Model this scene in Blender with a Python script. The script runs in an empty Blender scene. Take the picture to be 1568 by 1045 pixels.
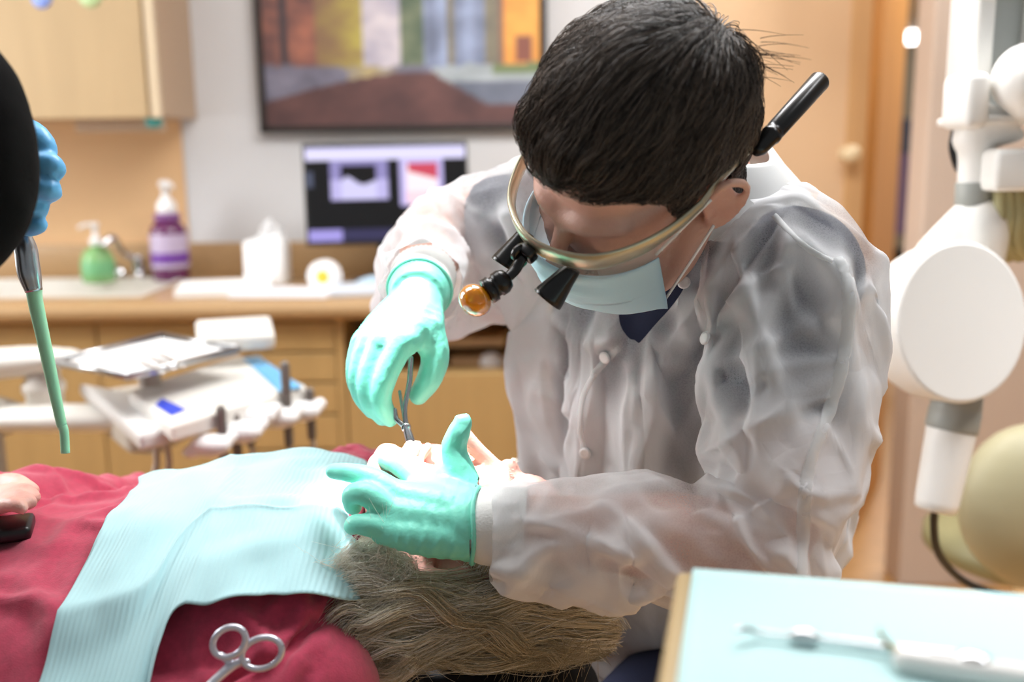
import bpy, bmesh, math, random
import numpy as np
from mathutils import Vector, Matrix, Quaternion, noise
from mathutils.bvhtree import BVHTree

SC = bpy.context.scene
COL = SC.collection
R = math.radians
random.seed(7)
RNG = np.random.default_rng(11)

# ------------------------------------------------------------------ camera
FOC = 1524.0                      # focal length in pixels of the 1568 x 1045 frame
CAM = Vector((0.0, 0.0, 1.27))
PITCH, ROLL = R(10.7), 0.012
_f = Vector((0, math.cos(PITCH), -math.sin(PITCH)))
_u0 = Vector((0, math.sin(PITCH), math.cos(PITCH)))
_r0 = Vector((1, 0, 0))
CR = _r0 * math.cos(ROLL) - _u0 * math.sin(ROLL)
CU = _u0 * math.cos(ROLL) + _r0 * math.sin(ROLL)
CB = -_f


def P(px, py, Y):
    """World point at depth Y on the line of sight through a photograph pixel."""
    d = _f + CR * ((px - 784.0) / FOC) + CU * ((522.5 - py) / FOC)
    return CAM + d * (Y / d.y)


cam_data = bpy.data.cameras.new('camera')
cam_data.sensor_width = 36.0
cam_data.lens = FOC / 1568.0 * 36.0
cam_data.clip_start = 0.02
cam_data.dof.use_dof = True
cam_data.dof.focus_distance = 0.97
cam_data.dof.aperture_fstop = 2.4
camera = bpy.data.objects.new('camera', cam_data)
COL.objects.link(camera)
mw = Matrix((CR, CU, CB)).transposed().to_4x4()
mw.translation = CAM
camera.matrix_world = mw
SC.camera = camera

# ------------------------------------------------------------------ light and exposure
SC.view_settings.view_transform = 'Standard'
SC.view_settings.look = 'None'
SC.view_settings.gamma = 1.0
SC.view_settings.use_curve_mapping = False
SC.view_settings.exposure = 0.28

world = bpy.data.worlds.new('world')
SC.world = world
world.use_nodes = True
wb = world.node_tree.nodes['Background']
wb.inputs[0].default_value = (0.97, 0.985, 1.0, 1)
wb.inputs[1].default_value = 0.22


def area(name, loc, target, sx, sy, power, color):
    l = bpy.data.lights.new(name, 'AREA')
    l.shape = 'RECTANGLE'
    l.size, l.size_y, l.energy, l.color = sx, sy, power, color
    o = bpy.data.objects.new(name, l)
    COL.objects.link(o)
    o.location = loc
    o.rotation_euler = (Vector(target) - Vector(loc)).to_track_quat('-Z', 'Y').to_euler()
    return o


area('ceiling_light_panel', (0.45, 1.65, 2.55), (0.45, 1.65, 0), 1.2, 0.6, 40, (0.98, 0.985, 1.0))
area('ceiling_light_panel', (-0.95, 1.25, 2.55), (-0.95, 1.25, 0), 1.2, 0.6, 12, (0.98, 0.985, 1.0))
area('ceiling_light_panel', (1.3, 0.8, 2.55), (1.3, 0.8, 0), 0.6, 0.6, 17, (0.98, 0.985, 1.0)).data.spread = R(78)
area('added_side_light', (-2.55, 1.75, 1.55), (0.0, 1.0, 1.0), 1.3, 1.2, 62, (0.97, 0.985, 1.0))  # side light added at the unseen left wall
area('corridor_fill_light', (2.0, 3.5, 2.55), (2.0, 3.5, 0), 0.6, 0.6, 22, (1.0, 0.95, 0.86))  # added to light the open door; no fixture is modelled here
area('corridor_fill_light', (3.4, 8.0, 2.55), (3.4, 8.0, 0), 0.6, 1.2, 70, (1.0, 0.95, 0.86))  # fill added for the dark corridor
_l = bpy.data.lights.new('dental_operating_lamp', 'SPOT')
_l.energy, _l.color, _l.spot_size, _l.spot_blend, _l.shadow_soft_size = 260, (0.97, 0.99, 1.0), R(13.5), 1.0, 0.05
dental_lamp = bpy.data.objects.new('dental_operating_lamp', _l)
COL.objects.link(dental_lamp)
dental_lamp.location = (-0.30, 0.98, 2.05)
dental_lamp.rotation_euler = (Vector((-0.108, 1.0, 1.06)) - dental_lamp.location).to_track_quat('-Z', 'Y').to_euler()


# ------------------------------------------------------------------ materials
def rgb(h):
    """sRGB hex to a linear colour."""
    h = h.lstrip('#')
    c = [int(h[i:i + 2], 16) / 255 for i in (0, 2, 4)]
    return tuple(x / 12.92 if x <= 0.04045 else ((x + 0.055) / 1.055) ** 2.4 for x in c) + (1,)


def mat(name, col, rough=0.5, metal=0.0, noise_scale=0, noise_amt=0.08, bump=0.0, bump_scale=200, sss=0.0, coat=0.0, trans=0.0, spec=0.5, ior=None, emit=0.0, alpha=1.0, sheen=0.0, stretch=(1, 1, 1)):
    m = bpy.data.materials.new(name)
    m.use_nodes = True
    nt = m.node_tree
    b = nt.nodes['Principled BSDF']
    c = rgb(col) if isinstance(col, str) else tuple(col)
    b.inputs['Base Color'].default_value = c
    b.inputs['Roughness'].default_value = rough
    b.inputs['Metallic'].default_value = metal
    b.inputs['Specular IOR Level'].default_value = spec
    if sss:
        b.inputs['Subsurface Weight'].default_value = sss
        b.inputs['Subsurface Radius'].default_value = (0.010, 0.004, 0.002)
        b.inputs['Subsurface Scale'].default_value = 1.0
    if coat:
        b.inputs['Coat Weight'].default_value = coat
    if sheen:
        b.inputs['Sheen Weight'].default_value = sheen
    if trans:
        b.inputs['Transmission Weight'].default_value = trans
    if ior:
        b.inputs['IOR'].default_value = ior
    if emit:
        b.inputs['Emission Color'].default_value = c
        b.inputs['Emission Strength'].default_value = emit
    b.inputs['Alpha'].default_value = alpha
    if noise_scale or bump:
        tc = nt.nodes.new('ShaderNodeTexCoord')
        mp = nt.nodes.new('ShaderNodeMapping')
        mp.inputs['Scale'].default_value = stretch
        nt.links.new(tc.outputs['Object'], mp.inputs['Vector'])
    if noise_scale:
        n = nt.nodes.new('ShaderNodeTexNoise')
        n.inputs['Scale'].default_value = noise_scale
        n.inputs['Detail'].default_value = 4
        nt.links.new(mp.outputs['Vector'], n.inputs['Vector'])
        r = nt.nodes.new('ShaderNodeValToRGB')
        r.color_ramp.elements[0].position, r.color_ramp.elements[1].position = 0.3, 0.7
        r.color_ramp.elements[0].color = tuple(max(0, x * (1 - noise_amt)) for x in c[:3]) + (1,)
        r.color_ramp.elements[1].color = tuple(min(1, x * (1 + noise_amt)) for x in c[:3]) + (1,)
        nt.links.new(n.outputs['Fac'], r.inputs['Fac'])
        nt.links.new(r.outputs['Color'], b.inputs['Base Color'])
    if bump:
        n2 = nt.nodes.new('ShaderNodeTexNoise')
        n2.inputs['Scale'].default_value = bump_scale
        n2.inputs['Detail'].default_value = 3
        nt.links.new(mp.outputs['Vector'], n2.inputs['Vector'])
        bp = nt.nodes.new('ShaderNodeBump')
        bp.inputs['Strength'].default_value = bump
        bp.inputs['Distance'].default_value = 0.002
        nt.links.new(n2.outputs['Fac'], bp.inputs['Height'])
        nt.links.new(bp.outputs['Normal'], b.inputs['Normal'])
    return m


def attr_mat(name, rough=0.5, emit=0.0):
    """A material whose colour is the mesh's 'Col' colour attribute (a picture or a screen)."""
    m = bpy.data.materials.new(name)
    m.use_nodes = True
    nt = m.node_tree
    b = nt.nodes['Principled BSDF']
    a = nt.nodes.new('ShaderNodeVertexColor')
    a.layer_name = 'Col'
    b.inputs['Roughness'].default_value = rough
    if emit:
        b.inputs['Base Color'].default_value = (0.01, 0.01, 0.01, 1)
        b.inputs['Specular IOR Level'].default_value = 0.08
        nt.links.new(a.outputs['Color'], b.inputs['Emission Color'])
        b.inputs['Emission Strength'].default_value = emit
    else:
        nt.links.new(a.outputs['Color'], b.inputs['Base Color'])
    return m


# ------------------------------------------------------------------ object helpers
def new_mesh(name, V, F, smooth=True):
    me = bpy.data.meshes.new(name)
    me.from_pydata([tuple(map(float, v)) for v in V], [], [tuple(map(int, f)) for f in F])
    if smooth:
        me.polygons.foreach_set('use_smooth', [True] * len(me.polygons))
    me.update()
    return me


def tag(o, label=None, cat=None, group=None, kind=None):
    if label:
        o['label'] = label
    if cat:
        o['category'] = cat
    if group:
        o['group'] = group
    if kind:
        o['kind'] = kind
    return o


def obj(name, V, F, m=None, parent=None, smooth=True):
    me = new_mesh(name, V, F, smooth)
    o = bpy.data.objects.new(name, me)
    COL.objects.link(o)
    if m:
        me.materials.append(m)
    if parent is not None:
        attach(o, parent)
    return o


def attach(o, parent):
    o.parent = parent
    t = Matrix.Identity(4)
    q = parent
    while q is not None:
        t = Matrix.Translation(q.location) @ t if q.parent is None else t
        q = q.parent
    o.matrix_parent_inverse = t.inverted()
    return o


def thing(name, label, cat, loc, group=None):
    o = bpy.data.objects.new(name, None)
    o.empty_display_size = 0.02
    COL.objects.link(o)
    o.location = loc
    return tag(o, label, cat, group)


class MB:
    """Collects shapes; build() links them as one mesh object."""

    def __init__(self):
        self.V, self.F = [], []

    def add(self, vf):
        V, F = vf
        n = len(self.V)
        self.V += [Vector(v) for v in V]
        self.F += [tuple(i + n for i in f) for f in F]
        return self

    def data(self):
        return self.V, self.F

    def build(self, name, m, parent=None, smooth=True, auto=None):
        o = obj(name, self.V, self.F, m, parent, smooth)
        if auto:
            sharp(o, auto)
        return o


def sharp(o, deg=35):
    me = o.data
    bm = bmesh.new()
    bm.from_mesh(me)
    for e in bm.edges:
        e.smooth = not (len(e.link_faces) == 2 and e.calc_face_angle(0) > R(deg))
    bm.to_mesh(me)
    bm.free()


def cat_rom(pts, rad, k=4):
    pts = [Vector(p) for p in pts]
    if len(pts) < 3:
        k = max(1, k // 2)
    op, orr = [], []
    n = len(pts)
    for i in range(n - 1):
        p0, p1, p2, p3 = pts[max(i - 1, 0)], pts[i], pts[i + 1], pts[min(i + 2, n - 1)]
        for j in range(k):
            t = j / k
            op.append(0.5 * ((2 * p1) + (p2 - p0) * t + (2 * p0 - 5 * p1 + 4 * p2 - p3) * t * t + (3 * p1 - p0 - 3 * p2 + p3) * t ** 3))
            a, b = rad[i], rad[i + 1]
            s = t * t * (3 - 2 * t)
            orr.append(tuple(x + (y - x) * s for x, y in zip(a, b)) if isinstance(a, tuple) else a + (b - a) * s)
    op.append(pts[-1])
    orr.append(rad[-1])
    return op, orr


def tube(pts, rad, n=16, k=4, ref=None, cap=True, rnd=False):
    """Swept tube; rad is a float, a list of floats or of (a, b) pairs; ref fixes the direction of a."""
    if not isinstance(rad, (list, tuple)):
        rad = [rad] * len(pts)
    pts, rad = cat_rom(pts, list(rad), k) if k > 1 else ([Vector(p) for p in pts], list(rad))
    rad = [(r, r) if not isinstance(r, tuple) else r for r in rad]
    m = len(pts)
    T = []
    for i in range(m):
        t = pts[min(i + 1, m - 1)] - pts[max(i - 1, 0)]
        T.append(t.normalized() if t.length > 1e-9 else Vector((0, 0, 1)))
    if rnd:
        e0, e1 = [], []
        for a in (75, 50, 25):
            s, c = math.sin(R(a)), math.cos(R(a))
            e0.append((pts[0] - T[0] * min(rad[0]) * s, tuple(x * c for x in rad[0]), T[0]))
            e1.append((pts[-1] + T[-1] * min(rad[-1]) * s, tuple(x * c for x in rad[-1]), T[-1]))
        e1.reverse()
        pts = [e[0] for e in e0] + pts + [e[0] for e in e1]
        rad = [e[1] for e in e0] + rad + [e[1] for e in e1]
        T = [e[2] for e in e0] + T + [e[2] for e in e1]
        m = len(pts)
    N = Vector(ref) if ref is not None else (Vector((0, 0, 1)) if abs(T[0].z) < 0.9 else Vector((1, 0, 0)))
    V, F = [], []
    for i in range(m):
        base = Vector(ref) if ref is not None else N
        N = base - T[i] * base.dot(T[i])
        if N.length < 1e-6:
            N = T[i].orthogonal()
        N.normalize()
        B = T[i].cross(N)
        a, b = rad[i]
        for j in range(n):
            th = 2 * math.pi * j / n
            V.append(pts[i] + N * (a * math.cos(th)) + B * (b * math.sin(th)))
    for i in range(m - 1):
        for j in range(n):
            F.append((i * n + j, i * n + (j + 1) % n, (i + 1) * n + (j + 1) % n, (i + 1) * n + j))
    if cap:
        F.append(tuple(reversed(range(n))))
        F.append(tuple(range((m - 1) * n, m * n)))
    return V, F


def ell(c, r, M=None, nu=20, nv=12):
    c = Vector(c)
    r = (r, r, r) if not isinstance(r, (tuple, list)) else r
    V, F = [], []
    for i in range(1, nv):
        a = math.pi * i / nv
        for j in range(nu):
            b = 2 * math.pi * j / nu
            p = Vector((r[0] * math.sin(a) * math.cos(b), r[1] * math.sin(a) * math.sin(b), r[2] * math.cos(a)))
            V.append(c + (M @ p if M else p))
    top = len(V)
    for s in (1, -1):
        p = Vector((0, 0, s * r[2]))
        V.append(c + (M @ p if M else p))
    for i in range(nv - 2):
        for j in range(nu):
            F.append((i * nu + j, (i + 1) * nu + j, (i + 1) * nu + (j + 1) % nu, i * nu + (j + 1) % nu))
    for j in range(nu):
        F.append((top, j, (j + 1) % nu))
        F.append((top + 1, (nv - 2) * nu + (j + 1) % nu, (nv - 2) * nu + j))
    return V, F


def box(c, s, bev=0.0, M=None, seg=2):
    """Box of full size s centred on c, edges rounded by bev, turned by M."""
    bm = bmesh.new()
    bmesh.ops.create_cube(bm, size=1.0)
    for v in bm.verts:
        v.co = Vector((v.co.x * s[0], v.co.y * s[1], v.co.z * s[2]))
    if bev:
        bmesh.ops.bevel(bm, geom=list(bm.edges), offset=min(bev, min(s) * 0.49), segments=seg, profile=0.5, affect='EDGES')
    bm.verts.index_update()
    V = [Vector(c) + (M @ v.co if M else v.co) for v in bm.verts]
    F = [tuple(v.index for v in f.verts) for f in bm.faces]
    bm.free()
    return V, F


def box2(x0, x1, y0, y1, z0, z1, bev=0.0):
    return box(((x0 + x1) / 2, (y0 + y1) / 2, (z0 + z1) / 2), (abs(x1 - x0), abs(y1 - y0), abs(z1 - z0)), bev)


def lathe(prof, o=(0, 0, 0), d=(0, 0, 1), n=28):
    """Turns a profile of (radius, height) pairs about the line through o along d."""
    q = Vector((0, 0, 1)).rotation_difference(Vector(d).normalized())
    o = Vector(o)
    V, F = [], []
    for r, h in prof:
        for j in range(n):
            a = 2 * math.pi * j / n
            V.append(o + q @ Vector((r * math.cos(a), r * math.sin(a), h)))
    for i in range(len(prof) - 1):
        for j in range(n):
            F.append((i * n + j, i * n + (j + 1) % n, (i + 1) * n + (j + 1) % n, (i + 1) * n + j))
    F.append(tuple(reversed(range(n))))
    F.append(tuple(range((len(prof) - 1) * n, len(prof) * n)))
    return V, F


def prism(pts, ext):
    """Extrudes a closed outline of world points by the vector ext."""
    pts = [Vector(p) for p in pts]
    n = len(pts)
    V = pts + [p + Vector(ext) for p in pts]
    F = [tuple(range(n)), tuple(reversed(range(n, 2 * n)))]
    F += [(i, i + n, (i + 1) % n + n, (i + 1) % n) for i in range(n)]
    return V, F


def bevelled(o, w=0.004, seg=2, ang=40):
    b = o.modifiers.new('bevel', 'BEVEL')
    b.width, b.segments, b.limit_method, b.angle_limit = w, seg, 'ANGLE', R(ang)
    return o


def take(o):
    dg = bpy.context.evaluated_depsgraph_get()
    dg.update()
    e = o.evaluated_get(dg)
    me = e.to_mesh()
    V = np.empty(len(me.vertices) * 3)
    me.vertices.foreach_get('co', V)
    F = [tuple(p.vertices) for p in me.polygons]
    e.to_mesh_clear()
    return V.reshape(-1, 3), F


def drop(o):
    me = o.data
    bpy.data.objects.remove(o)
    bpy.data.meshes.remove(me)


def edges_of(F):
    E = np.array([(f[i], f[(i + 1) % len(f)]) for f in F for i in range(len(f))])
    E = np.sort(E, 1)
    return np.unique(E, axis=0)


def smooth_v(V, F, it=2, lam=0.6, w=None):
    if it <= 0:
        return V
    E = edges_of(F)
    n = len(V)
    deg = np.bincount(E.ravel(), minlength=n).astype(float)
    deg[deg == 0] = 1
    V = V.copy()
    for _ in range(it):
        A = np.empty_like(V)
        for k in range(3):
            A[:, k] = np.bincount(E[:, 0], V[E[:, 1], k], n) + np.bincount(E[:, 1], V[E[:, 0], k], n)
        D = lam * (A / deg[:, None] - V)
        V = V + (D if w is None else D * w[:, None])
    return V


def remesh(vf, vox, it=2, lam=0.6):
    V, F = vf.data() if isinstance(vf, MB) else vf
    o = obj('remesh_work', V, F)
    m = o.modifiers.new('r', 'REMESH')
    m.mode, m.voxel_size = 'VOXEL', vox
    V, F = take(o)
    drop(o)
    return smooth_v(V, F, it, lam), F


def normals(V, F):
    me = new_mesh('n', V, F)
    N = np.empty(len(V) * 3)
    me.vertices.foreach_get('normal', N)
    bpy.data.meshes.remove(me)
    return N.reshape(-1, 3)


def subset(V, F, keep):
    """Keeps the faces whose corners are all in keep."""
    F2 = [f for f in F if all(keep[i] for i in f)]
    used = sorted({i for f in F2 for i in f})
    ix = {j: i for i, j in enumerate(used)}
    return V[used], [tuple(ix[i] for i in f) for f in F2], np.array(used)


def strands(paths, r0, r1=0.35, n=3):
    """Many thin tapering strands (paths: list of (k, 3) arrays) as one mesh."""
    VV, FF, off = [], [], 0
    for p in paths:
        p = np.asarray(p)
        k = len(p)
        T = np.gradient(p, axis=0)
        T /= np.linalg.norm(T, axis=1)[:, None] + 1e-9
        ref = np.array([0.31, 0.52, 0.79])
        N = np.cross(T, ref)
        N /= np.linalg.norm(N, axis=1)[:, None] + 1e-9
        B = np.cross(T, N)
        rr = r0 * (1 + (r1 - 1) * np.linspace(0, 1, k) ** 1.5)
        ring = [p + rr[:, None] * (math.cos(2 * math.pi * j / n) * N + math.sin(2 * math.pi * j / n) * B) for j in range(n)]
        V = np.stack(ring, 1).reshape(-1, 3)
        i = np.arange(k - 1)[:, None] * n
        j = np.arange(n)[None, :]
        a, b = i + j, i + (j + 1) % n
        FF.append((np.stack([a, b, b + n, a + n], -1).reshape(-1, 4) + off))
        VV.append(V)
        off += len(V)
    return np.concatenate(VV), np.concatenate(FF)


def vnoise(V, scale, seed=0.0):
    return np.array([noise.noise((v[0] * scale + seed, v[1] * scale - seed, v[2] * scale + 2 * seed)) for v in V])


def picture(name, corners, nx, ny, fn, m, parent):
    """A flat picture between four corners (tl, tr, br, bl), coloured by fn(u, v) with sRGB values."""
    tl, tr, br, bl = [Vector(c) for c in corners]
    V, F, cols = [], [], []
    for j in range(ny + 1):
        for i in range(nx + 1):
            u, v = i / nx, j / ny
            V.append((tl * (1 - u) + tr * u) * (1 - v) + (bl * (1 - u) + br * u) * v)
            c = fn(u, v)
            cols.append([x / 12.92 if x <= 0.04045 else ((x + 0.055) / 1.055) ** 2.4 for x in c] + [1])
    for j in range(ny):
        for i in range(nx):
            a = j * (nx + 1) + i
            F.append((a + nx + 1, a + nx + 2, a + 1, a))
    o = obj(name, V, F, m, parent, smooth=False)
    ca = o.data.color_attributes.new('Col', 'FLOAT_COLOR', 'POINT')
    ca.data.foreach_set('color', np.array(cols, dtype=np.float32).ravel())
    return o


def PZ(px, py, z):
    """World point where the line of sight through a pixel meets the level plane at height z."""
    d = _f + CR * ((px - 784.0) / FOC) + CU * ((522.5 - py) / FOC)
    return CAM + d * ((z - CAM.z) / d.z)


# ------------------------------------------------------------------ the room
M_wall = mat('wall_paint', '#cdcdce', 0.85, noise_scale=3, noise_amt=0.03, bump=0.1, bump_scale=300)
M_wallr = mat('wall_paint_right', '#d9c6b6', 0.85, noise_scale=3, noise_amt=0.03)
M_floor = mat('floor_laminate', '#c79a63', 0.4, noise_scale=14, noise_amt=0.2, stretch=(1, 8, 1))
M_ceil = mat('ceiling_paint', '#f2ede4', 0.9)
M_maple = mat('maple_laminate', '#b4935f', 0.45, noise_scale=5, noise_amt=0.05, stretch=(6, 6, 0.6))
M_maple_light = mat('maple_upper_laminate', '#b89f79', 0.5, noise_scale=4, noise_amt=0.04, stretch=(6, 6, 0.6))
M_edge = mat('cream_edge_band', '#d8c6a8', 0.5)
M_beige = mat('beige_cabinet_side', '#b59c83', 0.6)
M_counter = mat('tan_countertop', '#b08f66', 0.35, noise_scale=120, noise_amt=0.06)
M_dark = mat('black_plastic', '#0d0d0f', 0.35)
M_darkmat = mat('black_matte', '#141416', 0.8)
M_white = mat('white_plastic', '#eeeeee', 0.35)
M_offwhite = mat('ivory_plastic', '#e4e0d6', 0.4)
M_grey = mat('grey_plastic', '#8e908e', 0.45)
M_chrome = mat('chrome', '#d8dadc', 0.16, 1.0)
M_steel = mat('brushed_steel', '#b9bbbd', 0.28, 1.0, noise_scale=60, noise_amt=0.1, stretch=(1, 20, 1))
M_paper = mat('white_paper', '#f4f4f4', 0.8)
M_pull = mat('cream_pull', '#efe6cf', 0.35)

WY = 3.05                          # the back wall
xw = P(1290, 300, WY).x
xtan = P(940, 300, WY).x
o = MB().add(box2(-2.6, xtan, WY, WY + 0.12, 0, 2.62)).build('wall_back', M_wall, smooth=False)
tag(o, kind='structure')
o = MB().add(box2(xtan, xw, WY - 0.004, WY + 0.12, 0, 2.62)).build('wall_accent', mat('tan_accent_paint', '#dcba94', 0.8, noise_scale=3, noise_amt=0.03), smooth=False)
tag(o, kind='structure')
o = MB().add(box2(-2.6, P(285, 300, WY).x, WY - 0.004, WY, 0.9, 1.5)).build('wall_tan_area', mat('tan_wall_tone', '#d9b183', 0.6, noise_scale=3, noise_amt=0.04), smooth=False)  # thin slab in a tanner tone than the wall around it
tag(o, kind='structure')
xr = P(1408, 400, 2.75).x
o = MB().add(box2(xr, xr + 2.0, 2.75, 2.87, 0, 2.62, 0.006)).build('wall_right', M_wallr, smooth=False)
tag(o, kind='structure')
o = MB().add(box2(-2.72, -2.6, -1.6, 3.17, 0, 2.62)).build('wall_left', M_wall, smooth=False)
tag(o, kind='structure')
t = thing('added_window_1', None, None, (-2.6, 1.75, 0.9))  # frame added round the side light; the wall behind it stays solid
tag(t, kind='structure')
wf = MB()
for bb in ((-2.6, -2.57, 1.07, 1.13, 0.9, 2.2), (-2.6, -2.57, 2.37, 2.43, 0.9, 2.2), (-2.6, -2.57, 1.13, 2.37, 0.9, 0.96), (-2.6, -2.57, 1.13, 2.37, 2.14, 2.2), (-2.595, -2.575, 1.735, 1.765, 0.96, 2.14)):
    wf.add(box2(*bb, 0.004))
wf.build('added_window_frame', M_white, t, False)
o = MB().add(box2(-2.72, 6.4, -1.6, 13.2, -0.1, 0)).build('floor', M_floor, smooth=False)
tag(o, kind='structure')
o = MB().add(box2(-2.72, 6.4, 0.9, 13.2, 2.62, 2.7)).build('ceiling', M_ceil, smooth=False)
tag(o, kind='structure')
M_hall = mat('hall_paint', '#b9b3a2', 0.85)
o = MB().add(box2(xw + 0.6, 6.4, 13.0, 13.1, 0, 2.62)).build('wall_hall', M_hall, smooth=False)
tag(o, kind='structure')

# the wooden door standing open into the corridor
M_door = mat('door_veneer', '#d09a58', 0.45, noise_scale=6, noise_amt=0.1, stretch=(6, 6, 0.5))
M_jamb = mat('door_jamb_wood', '#c79d6c', 0.5, noise_scale=5, noise_amt=0.07, stretch=(6, 6, 0.5))
a, b = P(1318, 300, 3.2), P(1356, 300, 3.7)
d = Vector((b.x - a.x, b.y - a.y, 0))
nrm = Vector((d.y, -d.x, 0)).normalized() * 0.04
o = MB().add(prism([(a.x, a.y, 0.01), (b.x, b.y, 0.01), (b.x, b.y, 2.6), (a.x, a.y, 2.6)], nrm)).build('door_1', M_door, smooth=False)
tag(o, kind='structure')
k = P(1303, 236, 3.0)
kn = MB().add(lathe([(0.02, 0), (0.024, 0.004), (0.011, 0.012), (0.011, 0.03), (0.02, 0.036), (0.027, 0.048), (0.026, 0.06), (0.014, 0.07), (0.002, 0.072)], (k.x, 3.062, k.z), (0, -1, 0)))
j0, j1 = xw, P(1320, 300, WY).x
jm = MB().add(box2(j0 - 0.001, j1, WY - 0.012, WY + 0.135, 0.0, 2.61, 0.004)).build('trim_1', M_jamb, smooth=False)
tag(jm, kind='structure')
kn = kn.build('door_stop_knob', mat('pale_knob', '#e2cda6', 0.35))
kn.location.y = -0.012 - 0.003
tag(kn, 'round pale knob on the wooden door jamb beside the corridor', 'knob')

# corridor beyond
ll = PZ(1396, 50, 2.60)
t = thing('corridor_light', 'glowing round ceiling light far down the corridor', 'ceiling light', (ll.x, ll.y, 2.62))
M_glow = mat('lamp_diffuser', '#ffffff', 0.4, emit=7.0)
obj('diffuser', *lathe([(0.16, 0), (0.17, -0.05), (0.14, -0.10), (0.08, -0.125), (0.01, -0.13)], (ll.x, ll.y, 2.615)), M_glow, t)
obj('mounting_ring', *lathe([(0.18, 0.005), (0.18, -0.02), (0.165, -0.025), (0.165, 0.005)], (ll.x, ll.y, 2.615)), M_steel, t)
c0 = P(1386, 290, 6.0)
t = thing('notice_board', 'tall purple notice board in the corridor through the doorway', 'notice board', (c0.x, 6.0, 0))
obj('board', *box((c0.x, 6.0, c0.z - 0.02), (0.22, 0.03, 0.5), 0.006), mat('lilac_board', '#8d7fae', 0.6), t, False)
c1 = P(1390, 208, 6.0)
obj('header', *box((c1.x, 5.99, c1.z), (0.20, 0.03, 0.2), 0.006), mat('slate_blue_board', '#5d6a86', 0.6), t, False)
for s in (-1, 1):
    obj('post', *box((c0.x + s * 0.07, 6.03, c0.z / 2 - 0.02), (0.02, 0.02, c0.z + 0.06)), M_steel, t, False)
c2 = P(1382, 430, 6.4)
t = thing('waiting_chair', 'dark upholstered chair at the end of the corridor', 'chair', (c2.x, 6.5, 0))
obj('backrest', *box((c2.x, 6.62, c2.z + 0.02), (0.42, 0.06, 0.34), 0.02), M_darkmat, t)
obj('seat', *box((c2.x, 6.42, 0.45), (0.44, 0.42, 0.08), 0.02), mat('brown_fabric', '#6d5138', 0.8), t)
for sx in (-1, 1):
    obj('leg', *box((c2.x + sx * 0.19, 6.62, c2.z / 2), (0.03, 0.03, c2.z)), M_darkmat, t)
    obj('leg', *box((c2.x + sx * 0.19, 6.25, 0.21), (0.03, 0.03, 0.41)), M_darkmat, t)


# ------------------------------------------------------------------ wall cabinet
def arc_pull(c, axis, L, out, w=0.006, bow=0.022):
    """A bowed cabinet pull of length L along axis, standing off along out."""
    c, axis, out = Vector(c), Vector(axis), Vector(out)
    pts = [c + axis * (L * t) + out * (bow * (1 - (2 * t) ** 2) + 0.003) for t in np.linspace(-0.5, 0.5, 9)]
    return tube(pts, [(0.009, w)] * 9, n=10, k=2, ref=axis.cross(out), rnd=True)


cz0 = P(230, 183, 2.72).z
cx1 = P(237, 90, 2.72).x
cx0 = -1.9
t = thing('wall_cabinet', 'pale maple wall cabinet with a bowed cream handle', 'cabinet', ((cx0 + cx1) / 2, 2.88, cz0))
obj('body', *box2(cx0, cx1, 2.74, WY, cz0 + 0.01, 2.3, 0.002), M_beige, t, False)
obj('edge_band', *box2(cx1 - 0.024, cx1 + 0.002, 2.722, 2.745, cz0 + 0.004, 2.3, 0.003), M_edge, t, False)
for i, (d0, d1) in enumerate(((cx1 - 0.47, cx1 - 0.028), (cx0, cx1 - 0.474))):
    dr = obj('door', *box2(d0, d1, 2.715, 2.738, cz0 + 0.004, 2.3, 0.003), M_maple_light, t, False)
    hp = P(207, 112, 2.71)
    hx = hp.x if i == 0 else d1 - 0.05
    obj('handle', *arc_pull((hx, 2.714, hp.z), (0, 0, 1), 0.135, (0, -1, 0)), M_pull, dr)
lr = P(120, 195, 2.8).x
obj('light_rail', *box2(lr, cx1 - 0.01, 2.78, 2.80, cz0 - 0.03, cz0 + 0.012, 0.002), M_beige, t, False)
for (px, py, r, hx_, lab) in ((63, -3, 0.026, '#8aa3e8', 'blue'), (137, -7, 0.030, '#bfd9a2', 'green')):
    c = P(px, py, 2.712)
    o = obj('round_sticker', *lathe([(r, 0), (r, 0.0015), (0.002, 0.0016)], (c.x, 2.7148, c.z), (0, -1, 0)), mat(lab + '_sticker', hx_, 0.5))
    tag(o, 'round pale %s sticker on the wall cabinet door' % lab, 'sticker')
c = P(258, 196, 2.76)
o = obj('teal_puck', *lathe([(0.021, 0), (0.023, -0.012), (0.019, -0.026), (0.004, -0.03)], (cx1 - 0.028, 2.757, cz0 + 0.0095)), mat('teal_plastic', '#3f9d9b', 0.4))
tag(o, 'small round teal puck under the corner of the wall cabinet', 'puck light')

# ------------------------------------------------------------------ base cabinets and worktop
FY = 2.50
ctz = P(560, 459, FY - 0.02).z
bx1 = P(528, 560, FY).x
bx0 = -2.3
zb = ctz - 0.05
kx1 = 0.75
o = MB()
s0, s1, t0, t1 = -1.62, P(222, 450, 2.62).x, FY + 0.08, FY + 0.44
for bb in ((bx0, s0, FY - 0.02, WY), (s1, kx1, FY - 0.02, WY), (s0, s1, FY - 0.02, t0), (s0, s1, t1, WY)):
    o.add(box2(bb[0], bb[1], bb[2], bb[3], zb, ctz))
o.add(tube([(bx0, FY - 0.02, ctz - 0.025), (kx1, FY - 0.02, ctz - 0.025)], 0.025, n=16, k=1))
o.add(box2(bx0, kx1, WY - 0.022, WY, ctz, ctz + 0.10, 0.003))
wt = o.build('worktop', M_counter, smooth=True, auto=35)
tag(wt, 'long tan laminate worktop with rounded front edge and low backsplash', 'worktop')
M_sink = mat('pale_sink_steel', '#e9e6df', 0.3, 0.2)
t = thing('sink', 'stainless steel sink set in the worktop under the wall cabinet', 'sink', ((s0 + s1) / 2, (t0 + t1) / 2, ctz))
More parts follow.
